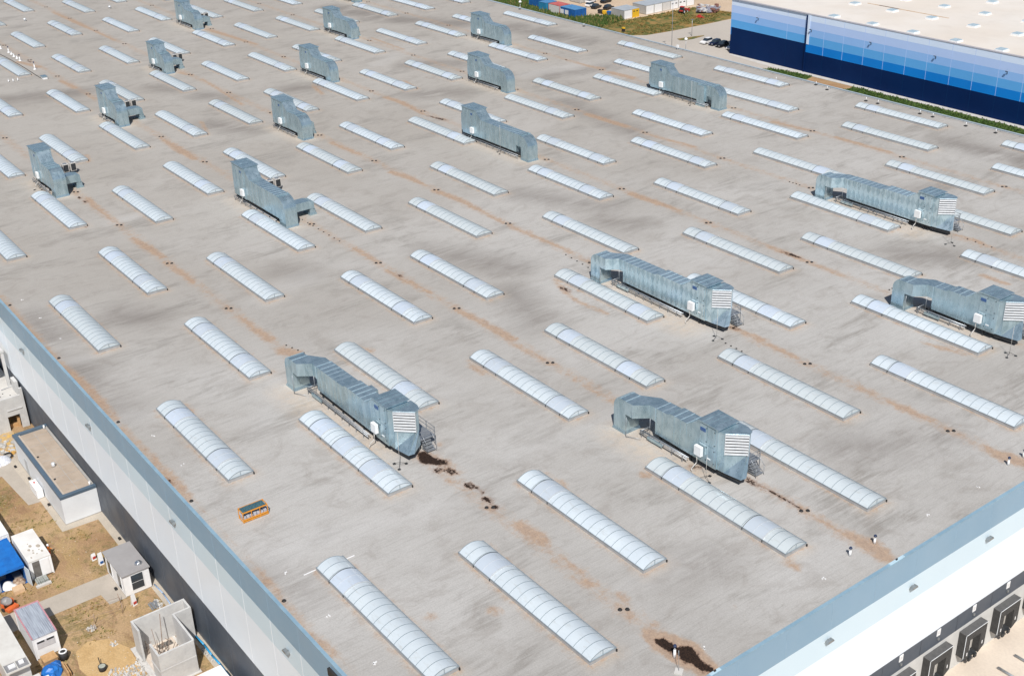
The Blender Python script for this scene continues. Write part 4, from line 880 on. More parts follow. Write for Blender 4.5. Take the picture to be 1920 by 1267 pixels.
mb = MB(); a = at(*tp('140', 830, 40), BT - .1); c = at(*tp('140', 980, 66), BT - .1)
mb.box(a.x, P[0].y - .3, BT - .106, c.x, P[0].y + .3, BT - .10); mb.build('dark_puddle', pm('dark_silt', (.10, .06, .04), (.2, .13, .09), .8, .9), broof)

# ================================================================ FAR YARD THINGS
def container(name, label, cat, x0, y0, x1, y1, h, m, roofm=None, group=None, corr='both', trim=None, z=0.0):
    r = thing(name, label, cat, ((x0 + x1) / 2, (y0 + y1) / 2, z), 0, group)
    hx, hy = (x1 - x0) / 2, (y1 - y0) / 2
    mb = MB(); mb.box(-hx, -hy, .15, hx, hy, h - .12)
    n = int((y1 - y0) / .45)
    if corr in ('both', 'side'):
        for i in range(int(2 * hx / .42)): mb.box(-hx + .2 + i * .42, -hy - .03, .3, -hx + .38 + i * .42, -hy, h - .25)
    if corr in ('both', 'end'):
        for i in range(int(2 * hy / .42)): mb.box(hx, -hy + .2 + i * .42, .3, hx + .03, -hy + .38 + i * .42, h - .25)
    mb.build('body', m, r)
    mb = MB(); mb.box(-hx - .03, -hy - .04, h - .12, hx + .04, hy + .03, h); mb.build('roof', roofm or m, r)
    mb = MB(); t = .12
    for sx_, sy_ in ((-1, -1), (1, -1), (1, 1), (-1, 1)): mb.box(sx_ * hx - (t if sx_ > 0 else 0) + sx_ * .035, sy_ * hy - (t if sy_ > 0 else 0) + sy_ * .035, 0, sx_ * hx + (0 if sx_ > 0 else t) + sx_ * .035, sy_ * hy + (0 if sy_ > 0 else t) + sy_ * .035, h - .12)
    mb.build('corner_posts', trim or m, r)
    return r, hx, hy
BLUER = pm('blue_roof', (.10, .28, .52), (.07, .22, .44), .6, .45, dirt=.2); GREYR = pm('grey_sheet_roof', (.42, .46, .50), (.36, .40, .44), .6, .5)
REDR = pm('red_roof', (.50, .10, .09), (.55, .16, .14), .6, .5)
SHEDW = pm('shed_white', (.66, .65, .63), (.60, .59, .57), .5, .55, dirt=.1); SHEDG = pm('shed_grey', (.46, .45, .42), (.42, .41, .385), .5, .6)
r, hx, hy = container('site_container', 'blue site container with white windows at the right end of the far row', 'container', -321.6, 259.3, -314.1, 264.2, 3.0, BLUEC, BLUER)
for a in (-2.6, -.2): mb = MB(); mb.box(a - .9 - .3, -hy - .06, .9, a + .6, -hy - .04, 2.3); mb.build('window', WHITEP, r)
r, hx, hy = container('site_container', 'white site container with red roof in the far row', 'container', -328.4, 259.6, -322.4, 264.0, 3.0, SHEDW, REDR, trim=REDP)
container('site_container', 'narrow bright blue container left of the red roofed one', 'container', -333.2, 259.2, -329.4, 264.0, 3.0, TEALC, BLUER)
container('site_container', 'dark blue container at the left end of the far row', 'container', -342.6, 262.2, -334.4, 266.5, 3.2, BLUEC, BLUER)
container('site_container', 'pale grey container at the top edge behind the blue ones', 'container', -337, 276.0, -331.5, 280, 2.8, SHEDG, SHEDW)
# garages: dots of doors facing the road
r, hx, hy = container('garage', 'low grey garage with one yellow door beside the parked cars', 'garage', -308.7, 270.5, -302.4, 277.2, 2.9, SHEDG, GREYR, corr='none')
mb = MB(); mb.box(hx, -hy + .2, .1, hx + .06, hy - 3.3, 2.6); mb.build('door', WHITEP, r)
mb = MB(); mb.box(hx, hy - 3.1, .0, hx + .12, hy - .1, 2.7); d = mb.build('door', YELL, r); d['label'] = 'bright yellow door leaf'
mb = MB(); mb.box(hx + .12, hy - 2.7, 1.9, hx + .15, hy - 2.0, 2.2); mb.box(hx + .12, hy - 1.4, 1.9, hx + .15, hy - .7, 2.2); mb.build('window', DARKF, d)
gy = 280.4
for i in range(6):
    w_ = 3.6; lab = f'white doored garage, {ORD[i+1]} from the left in the far row'
    r, hx, hy = container('garage', lab, 'garage', -309.2, gy, -302.6, gy + w_, 3.0, SHEDG, GREYR, 'white garages in the far row', corr='none')
    mb = MB(); mb.box(hx, -hy + .15, .1, hx + .06, hy - .15, 2.7); d = mb.build('door', SHEDW if i == 2 else WHITEP, r)
    if i in (3, 4): 
        mb = MB(); mb.box(hx + .06, -hy + .5, 1.7, hx + .09, -hy + 1.3, 2.0); mb.box(hx + .06, hy - 1.4, 1.7, hx + .09, hy - .6, 2.0); mb.build('window', DARKF, d)
    gy += w_ + .12
# cars
def car(label, x, y, rz, m, suv=False, grp='cars parked in the far yard', z=0):
    r = thing('parked_car', label, 'car', (x, y, z), rz, grp)
    L, W_, h1, h2 = 4.4, 1.8, .85, 1.45 if not suv else 1.6
    mb = MB(); prof = [(-2.2, .3), (2.2, .3), (2.25, .65), (1.3, .92), (-2.1, .98), (-2.25, .7)]
    mb.xz(prof, -W_ / 2, W_ / 2)
    a = [(-2.0, -.82, .95), (.95, -.82, .92), (.95, .82, .92), (-2.0, .82, .95)]; b_ = [(-1.6, -.66, h2), (.25, -.66, h2), (.25, .66, h2), (-1.6, .66, h2)]
    mb.face([mb.add(b_) + i for i in range(4)])
    mb.build('body', m, r)
    mb = MB(); k = mb.add(a + [(x_, y_, z_ - .01) for x_, y_, z_ in b_])
    for i in range(4): j = (i + 1) % 4; mb.face((k+i, k+j, k+4+j, k+4+i))
    mb.build('window', GLASS, r)
    for sx_ in (-1.35, 1.35):
        for sy_ in (-.9, .72): mb = MB(); mb.tube((sx_, sy_, .33), (sx_, sy_ + .18, .33), .33, 12); mb.build('wheel', BLACK, r)
    for sy_ in (-.7, .45): mb = MB(); mb.box(2.2, sy_, .55, 2.26, sy_ + .25, .7); mb.build('headlight', WHITEP, r)
CARW = pm('car_white', (.80, .80, .80), (.78, .78, .78), 1, .2); CARN = pm('car_navy', (.012, .018, .05), (.01, .014, .04), 1, .18, spec=.7); CARB = pm('car_black', (.012, .012, .015), (.01, .01, .012), 1, .18, spec=.7)
for q, mm, lab in (((1315, 79.5), CARW, 'white car leftmost of four by the striped hall'), ((1331, 82), CARN, 'dark blue car second of four by the striped hall'), ((1344, 85.5), CARB, 'black car third of four by the striped hall'), ((1364, 90), CARW, 'white car nearest the striped hall')):
    g = at(*q, .5); car(lab, g.x + .6, g.y + 1.6, -PI / 2 + .12, mm, True)
for q, mm, lab, rz in (((1118, 12.5), CARB, 'black car in front, left of the dark pair by the blue container', .35), ((1141, 14), CARB, 'black car at right of the dark pair by the far garages', .3), ((1108, 9), CARW, 'white car beside the blue containers', .2), ((1108, 2), CARW, 'white van cut by the top edge of the picture', .3), ((1136, 2), CARB, 'dark car cut by the top edge of the picture', .2)):
    g = at(*q, .6); car(lab, g.x, g.y, PI / 2 + rz, mm, True)
# bins
for q, mm, lab in (((1136, 25), YELL, 'yellow waste bin by the far cars'), ((1144, 26), BLUEC, 'blue waste bin by the far cars'), ((1127, 23), BLACK, 'black waste bin by the far cars')):
    g = at(*q, .5); r = thing('waste_bin', lab, 'bin', (g.x, g.y, 0), .3, 'bins beside the far cars')
    mb = MB(); mb.loft([(-.8,-.6,.1),(.8,-.6,.1),(.8,.6,.1),(-.8,.6,.1)], [(-1,-.75,1.15),(1,-.75,1.15),(1,.75,1.15),(-1,.75,1.15)]); mb.build('body', mm, r)
    mb = MB(); mb.loft([(-1.05,-.8,1.15),(1.05,-.8,1.15),(1.05,.8,1.15),(-1.05,.8,1.15)], [(-1,-.3,1.35),(1,-.3,1.35),(1,.3,1.35),(-1,.3,1.35)]); mb.build('lid', mm, r)
# tractor
g = at(1281, 22, .6); r = thing('tractor', 'small red tractor with front loader on the dry verge', 'tractor', (g.x, g.y, 0), 1.9)
mb = MB(); mb.box(-.4, -.4, .8, 1.7, .4, 1.5); mb.box(-1.6, -.65, .9, -.4, .65, 1.3); mb.build('bonnet', REDP, r)
mb = MB(); mb.box(-1.5, -.6, 1.3, -.3, .6, 2.3); mb.build('cab_glass', GLASS, r); mb = MB(); mb.box(-1.6, -.7, 2.3, -.2, .7, 2.42); mb.build('cab_roof', REDP, r)
for x, rr in ((-1.0, .75), (1.3, .5)):
    for yy in (-1.0, .7): mb = MB(); mb.tube((x, yy, rr), (x, yy + .3, rr), rr, 14); w_ = mb.build('wheel', BLACK, r); mb = MB(); mb.tube((x, yy - .02, rr), (x, yy + .32, rr), rr * .5, 10); mb.build('rim', WHITEP, w_)
mb = MB(); mb.box(1.7, -.5, .9, 2.9, -.4, 1.05); mb.box(1.7, .4, .9, 2.9, .5, 1.05); mb.box(2.9, -.8, .3, 3.4, .8, 1.0); mb.build('loader', REDP, r)
g = at(1311.5, 32, .3); mb = MB(); mb.box(-.9, -.7, 0, .9, .7, .5); mb.box(-.5, -.4, .5, .3, .5, .9); mb.tube((.9, 0, .4), (2.0, .3, .25), .1); tag(mb.build('implement', REDP, loc=(g.x, g.y, 0)), 'red farm implement lying on the verge', 'implement')
# stacked materials
mb = MB()
for i in range(90):
    g = at(random.uniform(1309, 1346), random.uniform(14, 23), .5); s_ = random.uniform(.35, .9); z_ = random.uniform(0, 1.3); mb.box(g.x - s_, g.y - s_ * .7, z_, g.x + s_, g.y + s_ * .7, z_ + random.uniform(.2, .6), random.choice((0, 0, 1, 2)))
tag(mb.build('material_pile', [pm('pile_grey', (.38, .38, .44), (.25, .26, .31), 3, .7), SHEDW, pm('pile_rust', (.28, .13, .10), (.2, .1, .08), 3, .8)]), 'jumbled grey and purple pile of stacked building material by the far road', 'pile')
# light columns and small signs
def post(px, py, h, label, head):
    g = at(px, py, 0); r = thing('lamp_post', label, 'lamp post', (g.x, g.y, 0), 0, 'slim grey posts beyond the far roof edge')
    mb = MB(); mb.tube((0, 0, 0), (0, 0, h), .10, 6, 0, .06); mb.build('column', STEEL, r)
    mb = MB(); mb.box(-.2, -.5, h, .2, .5, h + .12) if head == 'flat' else mb.dome((0, 0, h), .5, .55); mb.build('lamp_head', STEEL if head == 'flat' else WHITEP, r)
post(1259, 100, 17.5, 'tall slim mast rising over the far road', 'flat'); post(1285, 108, 5.2, 'short post with white head behind the far roof edge', 'dome'); post(1297, 68, 5, 'thin post on the far side of the planted island', 'flat'); post(975.8, 30, 4.5, 'short curved lamp post at the far roof edge, top centre', 'dome')
g = at(1271, 91, R0 + .3)
mb = MB(); mb.tube((0, 0, 0), (0, 0, .5), .1); mb.box(-.25, -.25, .5, .25, .25, 1.1); tag(mb.build('edge_beacon', WHITEP, loc=(g.x, 203.0, R0)), 'small white box on a stalk at the far roof edge', 'beacon')
g = at(1169, 60, 0); mb = MB(); mb.box(-.5, -.3, 0, .5, .3, 1.0); mb.box(-.5, -.31, 1.0, .5, .31, 1.4, 1); tag(mb.build('barrier', [BLACK, YELL], loc=(g.x, g.y, 0)), 'black and yellow barrier on the dry grass by the far roof edge', 'barrier')

# leaf clumps: bank and verges
LEAFG = ground_mat('leaf_green', (.05, .11, .018), (.10, .15, .03), .8, 5, .1); LEAFD = ground_mat('leaf_dry', (.26, .21, .07), (.16, .17, .05), .8, 5, .1)
def tufts(name, n, poly_fn, hgt, mats, label, zbase=0.0, size=.35):
    mb = MB()
    for _ in range(n):
        q = poly_fn()
        if q is None: continue
        x, y, hh = q; h = hgt * hh * random.uniform(.5, 1.3); mi = random.randrange(len(mats))
        for _k in range(4):
            a = random.uniform(0, 2 * PI); r1 = random.uniform(.0, size * 1.6); cx_, cy_ = x + r1 * math.cos(a), y + r1 * math.sin(a); b_ = random.uniform(0, PI); s_ = size * random.uniform(.3, .8); zz = h * random.uniform(.2, 1)
            k = mb.add([(cx_ - s_ * math.cos(b_), cy_ - s_ * math.sin(b_), zbase + zz * .4), (cx_ + s_ * math.cos(b_), cy_ + s_ * math.sin(b_), zbase + zz * .45), (cx_ + random.uniform(-.2, .2), cy_ + random.uniform(-.2, .2), zbase + zz + .1)])
            mb.face((k, k + 1, k + 2), mi)
    o = mb.build(name, mats, recalc=False); return tag(o, label, None, None, 'stuff')
def inpoly(x, y, P):
    c = False; j = len(P) - 1
    for i in range(len(P)):
        if (P[i][1] > y) != (P[j][1] > y) and x < (P[j][0] - P[i][0]) * (y - P[i][1]) / (P[j][1] - P[i][1]) + P[i][0]: c = not c
        j = i
    return c
bankP = [(-380, 240), (-341, 246), (-298, 252), (-299, 258), (-302, 270), (-309, 269), (-313.5, 261), (-314.5, 258.6), (-342, 258.6), (-343, 262), (-380, 266)]
def f_bank():
    x = random.uniform(-380, -298); y = random.uniform(240, 270)
    return (x, y, 1) if inpoly(x, y, bankP) else None
tufts('weeds', 11000, f_bank, 1.5, [LEAFG, GRASSG, LEAFG, LEAFD], 'tall green weeds along the bank before the far containers', 0, .45)
vP = [(-228.5, 259.2), (-214.8, 260.8), (-212.4, 252), (-229, 252)]
def f_verge():
    x = random.uniform(-229, -60); y = random.uniform(252, 260.8)
    if -214.6 < x < -200.6 or (x < -214 and not inpoly(x, y, vP)): return None
    if random.random() < .35 and x > -190 and (math.sin(x * 1.7) + math.sin(x * .63 + y)) > .6: return None
    return (x, y, 1)
tufts('grass', 9000, f_verge, .45, [LEAFG, GRASSG], 'short green grass on the verge below the striped wall', 0, .3)
def f_dry():
    x = random.uniform(-301, -279.3); y = random.uniform(253.6, 303)
    P = [(-296.8, 253.6), (-284, 258), (-281.4, 261), (-280.2, 271), (-279.2, 297), (-279.5, 303), (-284, 303), (-300, 299), (-300.8, 281), (-301.5, 271), (-300, 261)]
    return (x, y, 1) if inpoly(x, y, P) and math.sin(x * .5) + math.sin(y * .33 + 1) > -.4 else None
tufts('dry_grass', 3500, f_dry, .35, [GRASSD, LEAFD], 'dry patchy grass on the verge beside the far road', 0, .3)
def f_left():
    x = random.uniform(-150, -100); y = random.uniform(14, 33)
    if inpoly(x, y, [(-123.8, 10), (-120.1, 10), (-120.3, 27.6), (-117.9, 27.8), (-117.8, 33.2), (-124.2, 33.2)]) or inpoly(x, y, [(-160, 26.8), (-144.2, 26.8), (-144, 28.4), (-135.4, 28.4), (-135.4, 34), (-160, 34)]): return None
    if y > 32.6 or (x > -109 and y > 26.5) or (-128.3 > x > -135 and 19 < y < 25) or (-113.6 > x > -120.2 and 18 < y < 21) or (x > -112.8 and y > 21.2): return None
    if math.sin(x * .9 + 2) + math.sin(y * 1.1) + math.sin(x * .31 + y * .47) < .35: return None
    return (x, y, 1)
tufts('yard_grass', 3800, f_left, .06, [pm('yard_blades', (.34, .27, .10), (.24, .20, .07), .7, .9), GRASSD], 'low dry grass tufts over the site yard', 0, .12)

# ================================================================ LEFT YARD: ANNEX
AX = thing('annex', 'low grey flat roofed annex with dark parapet against the warehouse wall', 'annex', (0, 0, 0))
LG = pm('annex_wall_grey', (.72, .75, .78), (.68, .71, .74), .4, .6, dirt=.1)
x0, x1, y0, y1, h = -156.4, -136.9, 29.3, 33.86, 4.1
mb = MB(); mb.box(x0, y0, .12, x1, y0 + .25, h - .35); mb.box(x1 - .25, y0 + .25, .12, x1, y1, h - .35); mb.box(x0, y0 + .25, .12, x0 + .25, y1, h - .35); mb.box(x0 + .25, y1 - .2, 0, x1 - .25, y1, h - .35)
mb.box(x0 + .05, y0 + .05, 0, x1 - .05, y1 - .25, .12); mb.build('wall', LG, AX)
mb = MB(); pc = .5
mb.box(x0 - .06, y0 - .06, h - .35, x1 + .06, y0 + pc, h); mb.box(x1 - pc, y0 + pc, h - .35, x1 + .06, y1, h); mb.box(x0 - .06, y0 + pc, h - .35, x0 + pc, y1, h)
mb.build('parapet', pm('annex_cap', (.085, .13, .18), (.075, .115, .16), .6, .45), AX)
mb = MB(); mb.box(x0 + pc, y0 + pc, h - .6, x1 - pc, y1, h - .3); rf = mb.build('roof', pm('annex_roof_tan', (.43, .355, .285), (.37, .30, .235), .35, .9, dirt=.25, bump=.15), AX)
mb = MB()
for x in np.arange(x0 + 2, x1 - 1, 2.4): mb.box(x, y0 + 1.0, h - .3, x + .05, y1, h - .285)
mb.box(x0 + 1, y0 + 2.5, h - .3, x1 - .6, y0 + 2.56, h - .28); mb.box(x0 + pc, y1 - .35, h - .3, x1 - pc, y1 - .05, h - .12); mb.build('sheet_laps', CONCD, rf)
mb = MB(); mb.box(x0 + pc + .01, y0 + pc + .01, h - .3, x1 - pc - .01, y0 + pc + .3, h - .15, 0); mb.build('upstand', pm('upstand_tan', (.50, .43, .36), (.44, .37, .3), .8, .85), rf)
for a in (-148.8, -142.0): mb = MB(); mb.tube((a, y0 + 1.0, h - .3), (a, y0 + 1.0, h - .2), .14, 8); mb.build('roof_drain', BLACK, rf)
mb = MB(); mb.tube((-145.2, 31.2, h - .3), (-145.2, 31.2, h + .15), .25, 10); mb.dome((-145.2, 31.2, h + .15), .28, .2); mb.build('vent', LOUV, rf)
for a in (-155.6, -137.7): mb = MB(); mb.tube((a, y1 - .5, h - .3), (a, y1 - .5, h + .3), .12, 8); mb.build('vent_stub', WHITEP, rf)
mb = MB(); mb.box(-152.4, y0 - .05, .12, -151.2, y0, 2.3); mb.build('door', pm('annex_door', (.45, .48, .50), None, 1, .5), AX)
mb = MB(); mb.box(x0, y0 - .06, .0, x1 + .06, y0, .12); mb.box(x1, y0, 0, x1 + .06, y1 - .05, .12); mb.build('plinth', CONCD, AX)
r = thing('electrical_cabinet', 'white electrical cabinet standing in front of the annex', 'cabinet', (-146.4, 28.75, 0), 0)
mb = MB(); mb.box(-1.5, -.45, .1, 1.5, .40, 1.35); mb.build('body', WHITEP, r); mb = MB(); mb.box(-1.45, -.42, 0, 1.45, .38, .1); mb.build('plinth', CONCD, r)
mb = MB(); mb.box(-.9, -.1, 1.35, -.5, .1, 1.37); mb.build('warning_label', REDP, r)
for n_, q in enumerate(((54.5, 895.5), (91.5, 944.5), (217, 1102), (224, 1008), (28.5, 873.5))):
    g = at(*q, .2); mb = MB(); mb.box(-.22, -.14, 0, .22, .14, .22); mb.tube((0, 0, .22), (0, 0, .3), .1, 8)
    tag(mb.build('downpipe_sump', BLACK, loc=(g.x, g.y, .01)), ('black sump box at the annex wall middle', 'black sump box at the annex near corner', 'black sump box beside the booth side windows', 'black sump box on the apron behind the booth', 'black knob on the path corner by the annex')[n_], 'sump box', 'small black sump boxes along the walls')

# booth
BO = thing('guard_booth', 'white booth with flat grey roof and silver dome by the dark wall', 'booth', (-121.0, 31.45, 0))
mb = MB(); mb.box(-3.0, -1.55, .12, 2.95, 1.55, 2.9); mb.build('wall', WHITEP, BO)
mb = MB(); mb.box(-3.15, -1.7, 2.9, 3.1, 1.7, 3.02); rf = mb.build('roof', pm('booth_roof_grey', (.33, .32, .32), (.30, .29, .29), .5, .7), BO)
mb = MB(); mb.tube((1.75, .85, 3.02), (1.75, .85, 3.12), .46, 16); mb.dome((1.75, .85, 3.12), .42, .28, 16, 5); mb.build('dome', pm('polished_dome', (.75, .76, .78), None, 1, .15, .9), rf)
mb = MB(); mb.box(2.95, -.75, .55, 3.0, .85, 2.75); w_ = mb.build('window', WHITEP, BO); mb = MB(); mb.box(3.0, -.65, 1.65, 3.02, .75, 2.65); mb.box(3.0, -.65, .65, 3.02, .75, 1.58); mb.build('pane', GLASS, w_)
for a in (-1.6, 1.55): mb = MB(); mb.box(a - .5, -1.6, .5, a + .6, -1.55, 2.6); w_ = mb.build('window', WHITEP, BO); mb = MB(); mb.box(a - .42, -1.62, .6, a + .52, -1.6, 2.5); mb.build('pane', GLASS, w_)
mb = MB(); mb.box(-2.95, -1.5, .0, 2.9, 1.5, .12); mb.build('plinth', CONCD, BO)

# concrete shaft (unfinished)
SH = thing('concrete_shaft', 'open roofless precast concrete shaft beside the dark wall', 'concrete shaft')
def wallp(mb, x0, y0, x1, y1, z0=0, z1=4.2): mb.box(x0, y0, z0, x1, y1, z1)
t = .22
mb = MB(); wallp(mb, -108.4, 27.3, -108.4 + t, 33.4); mb.build('back_wall', CONC, SH)
mb = MB(); wallp(mb, -108.4 + t, 27.3, -106.3, 27.3 + t); mb.build('side_wall', CONC, SH)
mb = MB(); wallp(mb, -103.6, 27.45, -101.4, 27.45 + t); mb.box(-103.7, 27.4, 1.9, -101.35, 27.45, 2.0); mb.build('corner_wall', CONC, SH)
mb = MB(); wallp(mb, -101.4, 27.45, -101.4 + t, 31.4); mb.box(-101.18, 27.45, 2.0, -101.15, 31.4, 2.2, 0); mb.build('front_wall', CONC, SH)
mb = MB(); wallp(mb, -106.7, 31.3, -101.4, 31.3 + t); mb.build('right_wall', CONC, SH)
mb = MB(); wallp(mb, -106.7, 31.3 + t, -106.7 + t, 33.4); mb.build('wing_wall', CONC, SH)
mb = MB(); wallp(mb, -108.4 + t, 33.18, -106.7, 33.4); mb.build('wing_end', CONC, SH)
mb = MB(); mb.box(-109.2, 26.9, 0, -100.9, 31.6, .08); mb.build('footing', PALEC, SH)
mb = MB(); mb.box(-108.15, 27.55, .08, -101.42, 31.28, .10); mb.build('floor', pm('shaft_floor', (.66, .58, .50), (.55, .47, .39), 1.5, .9, dirt=.3), SH)
mb = MB(); mb.box(-107.8, 29.4, .10, -107.0, 31.0, .12); mb.build('pit_shade', RECESS_SHADE, SH)  # flat dark plate, its colour standing in for the shade of a hole
mb = MB()
for _ in range(16):
    a = (random.uniform(-107.5, -102.5), random.uniform(28, 31), .1); b_ = (a[0] + random.uniform(-1.2, 1.2), a[1] + random.uniform(-1, 1), random.uniform(1.2, 3.2)); b_ = (min(max(b_[0], -108), -101.8), min(max(b_[1], 27.9), 31.1), b_[2]); mb.tube(a, b_, .035, 5)
mb.tube((-105.8, 29.3, .1), (-107.3, 30.2, 4.4), .05, 5); mb.tube((-107.6, 28.2, 1.2), (-103, 29.6, 1.3), .035, 5); mb.tube((-107.6, 28.2, .1), (-107.6, 28.2, 1.6), .035, 5); mb.tube((-106, 30.9, 1.0), (-103, 28.6, .9), .035, 5)
tag(mb.build('shoring_props', pm('rusty_props', (.30, .22, .17), (.22, .17, .14), 4, .7)), 'thin steel shoring props and bars inside the roofless shaft', 'props')

# stair core (left edge)
SC = thing('stair_core', 'tall unfinished concrete stair core against the left part of the wall', 'stair core')
mb = MB(); xf = -165.0
mb.box(xf - .3, 24.0, 2.3, xf, 33.2, 5.2); mb.box(xf - .3, 24.0, 0, xf, 30.9, 2.3); mb.box(xf - .3, 32.6, 0, xf, 33.2, 2.3); mb.box(xf, 31.0, 3.15, xf + .1, 33.1, 3.3); mb.build('front_wall', CONC, SC)
mb = MB(); mb.box(xf - .3, 33.2, 0, xf + .05, 33.6, 6.2); mb.box(-168.4, 33.1, 0, -166.6, 33.6, 6.6); mb.box(-185, 33.2, 0, -168.4, 33.6, 4.8); mb.build('side_wall', CONC, SC)
mb = MB(); mb.box(-185, 24, 4.4, xf - .3, 33.2, 4.7); mb.build('floor_slab', PALEC, SC)
mb = MB()
for _ in range(16): g = (random.uniform(-176, -166), random.uniform(28, 33), 4.7); mb.box(g[0], g[1], 4.7, g[0] + .12, g[1] + .12, 4.78)
mb.build('bolts', DARKF, SC)
g1 = at(17.5, 723, 4.7); mb = MB(); mb.box(g1.x - .2, g1.y - .2, 4.7, g1.x + .2, g1.y + .2, 10.2); mb.build('column', CONC, SC)
mb = MB(); mb.box(g1.x - 9, g1.y - 4.5, 10.2, g1.x + .3, g1.y + .3, 10.55); mb.build('upper_slab', CONC, SC)
mb = MB(); mb.box(xf - 1.4, 31.1, 0, xf - .9, 32.4, .5); mb.box(xf - 1.0, 32.2, .0, xf - .6, 32.55, 1.6); tag(mb.build('pallet_stack', WOOD), 'wooden boards inside the dark stair core opening', 'boards')
mb = MB(); a = at(2, 732, 4.75); mb.tube((a.x, a.y, 4.8), (a.x - .5, a.y + 4.5, 5.0), .04, 5); tag(mb.build('prop_bar', STEEL), 'loose steel bar lying on the stair core slab', 'bar')

# rubble and bags near the core
mb = MB()
for _ in range(150):
    g = at(random.uniform(0, 26), random.uniform(826, 905), .1); 
    if not (-164.5 < g.x < -157): g.x = random.uniform(-164.5, -157.5); g.y = random.uniform(24.5, 29.0)
    s_ = random.uniform(.05, .28); mb.box(g.x - s_, g.y - s_, 0, g.x + s_ * .8, g.y + s_, s_ * random.uniform(.5, 1.4), random.choice((0, 0, 1, 2)))
tag(mb.build('rubble', [PALEC, CONCD, pm('orange_sand', (.62, .36, .08), (.5, .3, .1), 3, .9)]), 'pale rubble and orange sand between the stair core and annex', None, None, 'stuff')
g = at(14.5, 855, .2); mb = MB(); mb2 = [(g.x + .75 * math.cos(i * PI / 8), g.y + .55 * math.sin(i * PI / 8), .15 + .25 * (math.sin(i * PI / 8) + 1) / 2) for i in range(17)]; mb.path(mb2, .1, 8)
tag(mb.build('tyre', BLACK), 'black tyre lying on the rubble by the annex', 'tyre')
g = at(3, 862, .3); mb = MB(); mb.dome((0, 0, 0), 1.3, .8, 9, 3); mb.dome((.6, -.8, 0), .8, .6, 7, 3); tag(mb.build('rubble_bags', pm('plastic_bags', (.70, .72, .76), (.5, .52, .58), 3, .5, bump=.6), loc=(g.x, g.y, 0)), 'heap of pale plastic bags at the left picture edge', 'bags')

# containers on the left
r, hx, hy = container('site_cabin', 'white cabin container with open door and stained roof', 'site cabin', -134.7, 22.3, -128.1, 24.85, 2.7, WHITEP, pm('stained_white', (.78, .77, .74), (.70, .68, .64), .6, .6, dirt=.0), corr='none')
mb = MB(); mb.box(hx, -hy + .35, .3, hx + .02, -hy + 1.2, 2.45); mb.build('doorway', RECESS_SHADE, r); mb = MB(); mb.box(hx + .02, -hy + 1.28, .25, hx + .07, hy - .3, 2.45); mb.build('door', WHITEP, r)  # opening is a dark plate painted as the shaded cabin interior
mb = MB(); mb.box(hx + .02, -hy + .3, .1, hx + .45, -hy + .34, .3); mb.build('hinge_plate', STEEL, r)
mb = MB()
for a, b_, s_ in ((.7, .7, .34), (.2, -.1, .26), (.9, -.45, .22), (1.5, .55, .12), (2.0, .75, .2), (1.3, -.1, .14), (2.2, .1, .12), (2.6, -.7, .16), (-.4, -.2, .1), (1.8, -.2, .16)):
    n_ = 8; k = mb.add([(a + s_ * (1 + .3 * random.random()) * math.cos(i * 2 * PI / n_), b_ + .6 * s_ * (1 + .4 * random.random()) * math.sin(i * 2 * PI / n_), 2.704) for i in range(n_)]); mb.face(range(k, k + n_))
mb.build('roof_stains', pm('stain_brown', (.46, .40, .33), (.38, .33, .27), 3, .9), r, recalc=False)
r, hx, hy = container('site_cabin', 'white ribbed cabin container cut by the left picture edge', 'site cabin', -146.0, 19.6, -135.6, 22.2, 2.7, WHITEP, WHITEP)
# blue canopied workshop container
r = thing('workshop_container', 'blue container workshop with bright blue tarpaulin roof and open doors', 'container', (-131.2, 20.3, 0))
mb = MB(); mb.box(-3.3, -1.6, .1, 3.0, -1.5, 2.5); mb.box(-3.3, 1.35, .1, 3.0, 1.45, 2.5); mb.box(-3.3, -1.5, .1, -3.2, 1.35, 2.5); mb.box(-3.3, -1.6, 0, 3.05, 1.45, .12); mb.build('body', BLUEC, r)
mb = MB(); n_ = 8
for i in range(n_):
    ya, yb = -2.2 + 3.7 * i / n_, -2.2 + 3.7 * (i + 1) / n_; za = 2.72 + .05 * math.sin(i * 1.9); zb = 2.72 + .05 * math.sin((i + 1) * 1.9)
    mb.loft([(-3.5, ya, za - .04), (-3.5, yb, zb - .04), (-3.5, yb, zb), (-3.5, ya, za)], [(3.15, ya, za - .1), (3.15, yb, zb - .1), (3.15, yb, zb - .06), (3.15, ya, za - .06)])
mb.box(3.12, -2.2, 2.35, 3.18, 1.5, 2.6); mb.build('tarpaulin_roof', TARP, r)
mb = MB(); mb.loft([(3.0, 1.40, .15), (3.0, 1.46, .15), (3.0, 1.46, 2.45), (3.0, 1.40, 2.45)], [(4.2, 1.62, .15), (4.2, 1.68, .15), (4.2, 1.68, 2.45), (4.2, 1.62, 2.45)]); mb.build('door', [pm('door_pale', (.60, .68, .74), (.55, .62, .68), 1, .5)], r)
mb = MB(); mb.loft([(3.0, -1.6, .15), (3.0, -1.54, .15), (3.0, -1.54, 2.45), (3.0, -1.6, 2.45)], [(3.8, -2.5, .15), (3.8, -2.44, .15), (3.8, -2.44, 2.45), (3.8, -2.5, 2.45)])
for i in range(5): mb.box(3.1, -2.4 + .1 * i, .3, 3.12, -2.36 + .1 * i, .5)
mb.build('door', [pm('door_pale2', (.60, .68, .74), (.55, .62, .68), 1, .5)], r)
mb = MB(); mb.box(-2.0, -1.3, .12, .8, -.4, .9); mb.box(.8, .3, .12, 2.0, 1.2, .7); mb.box(-2.5, .2, .12, -.4, 1.2, 1.6); mb.build('shelving', STEEL, r)
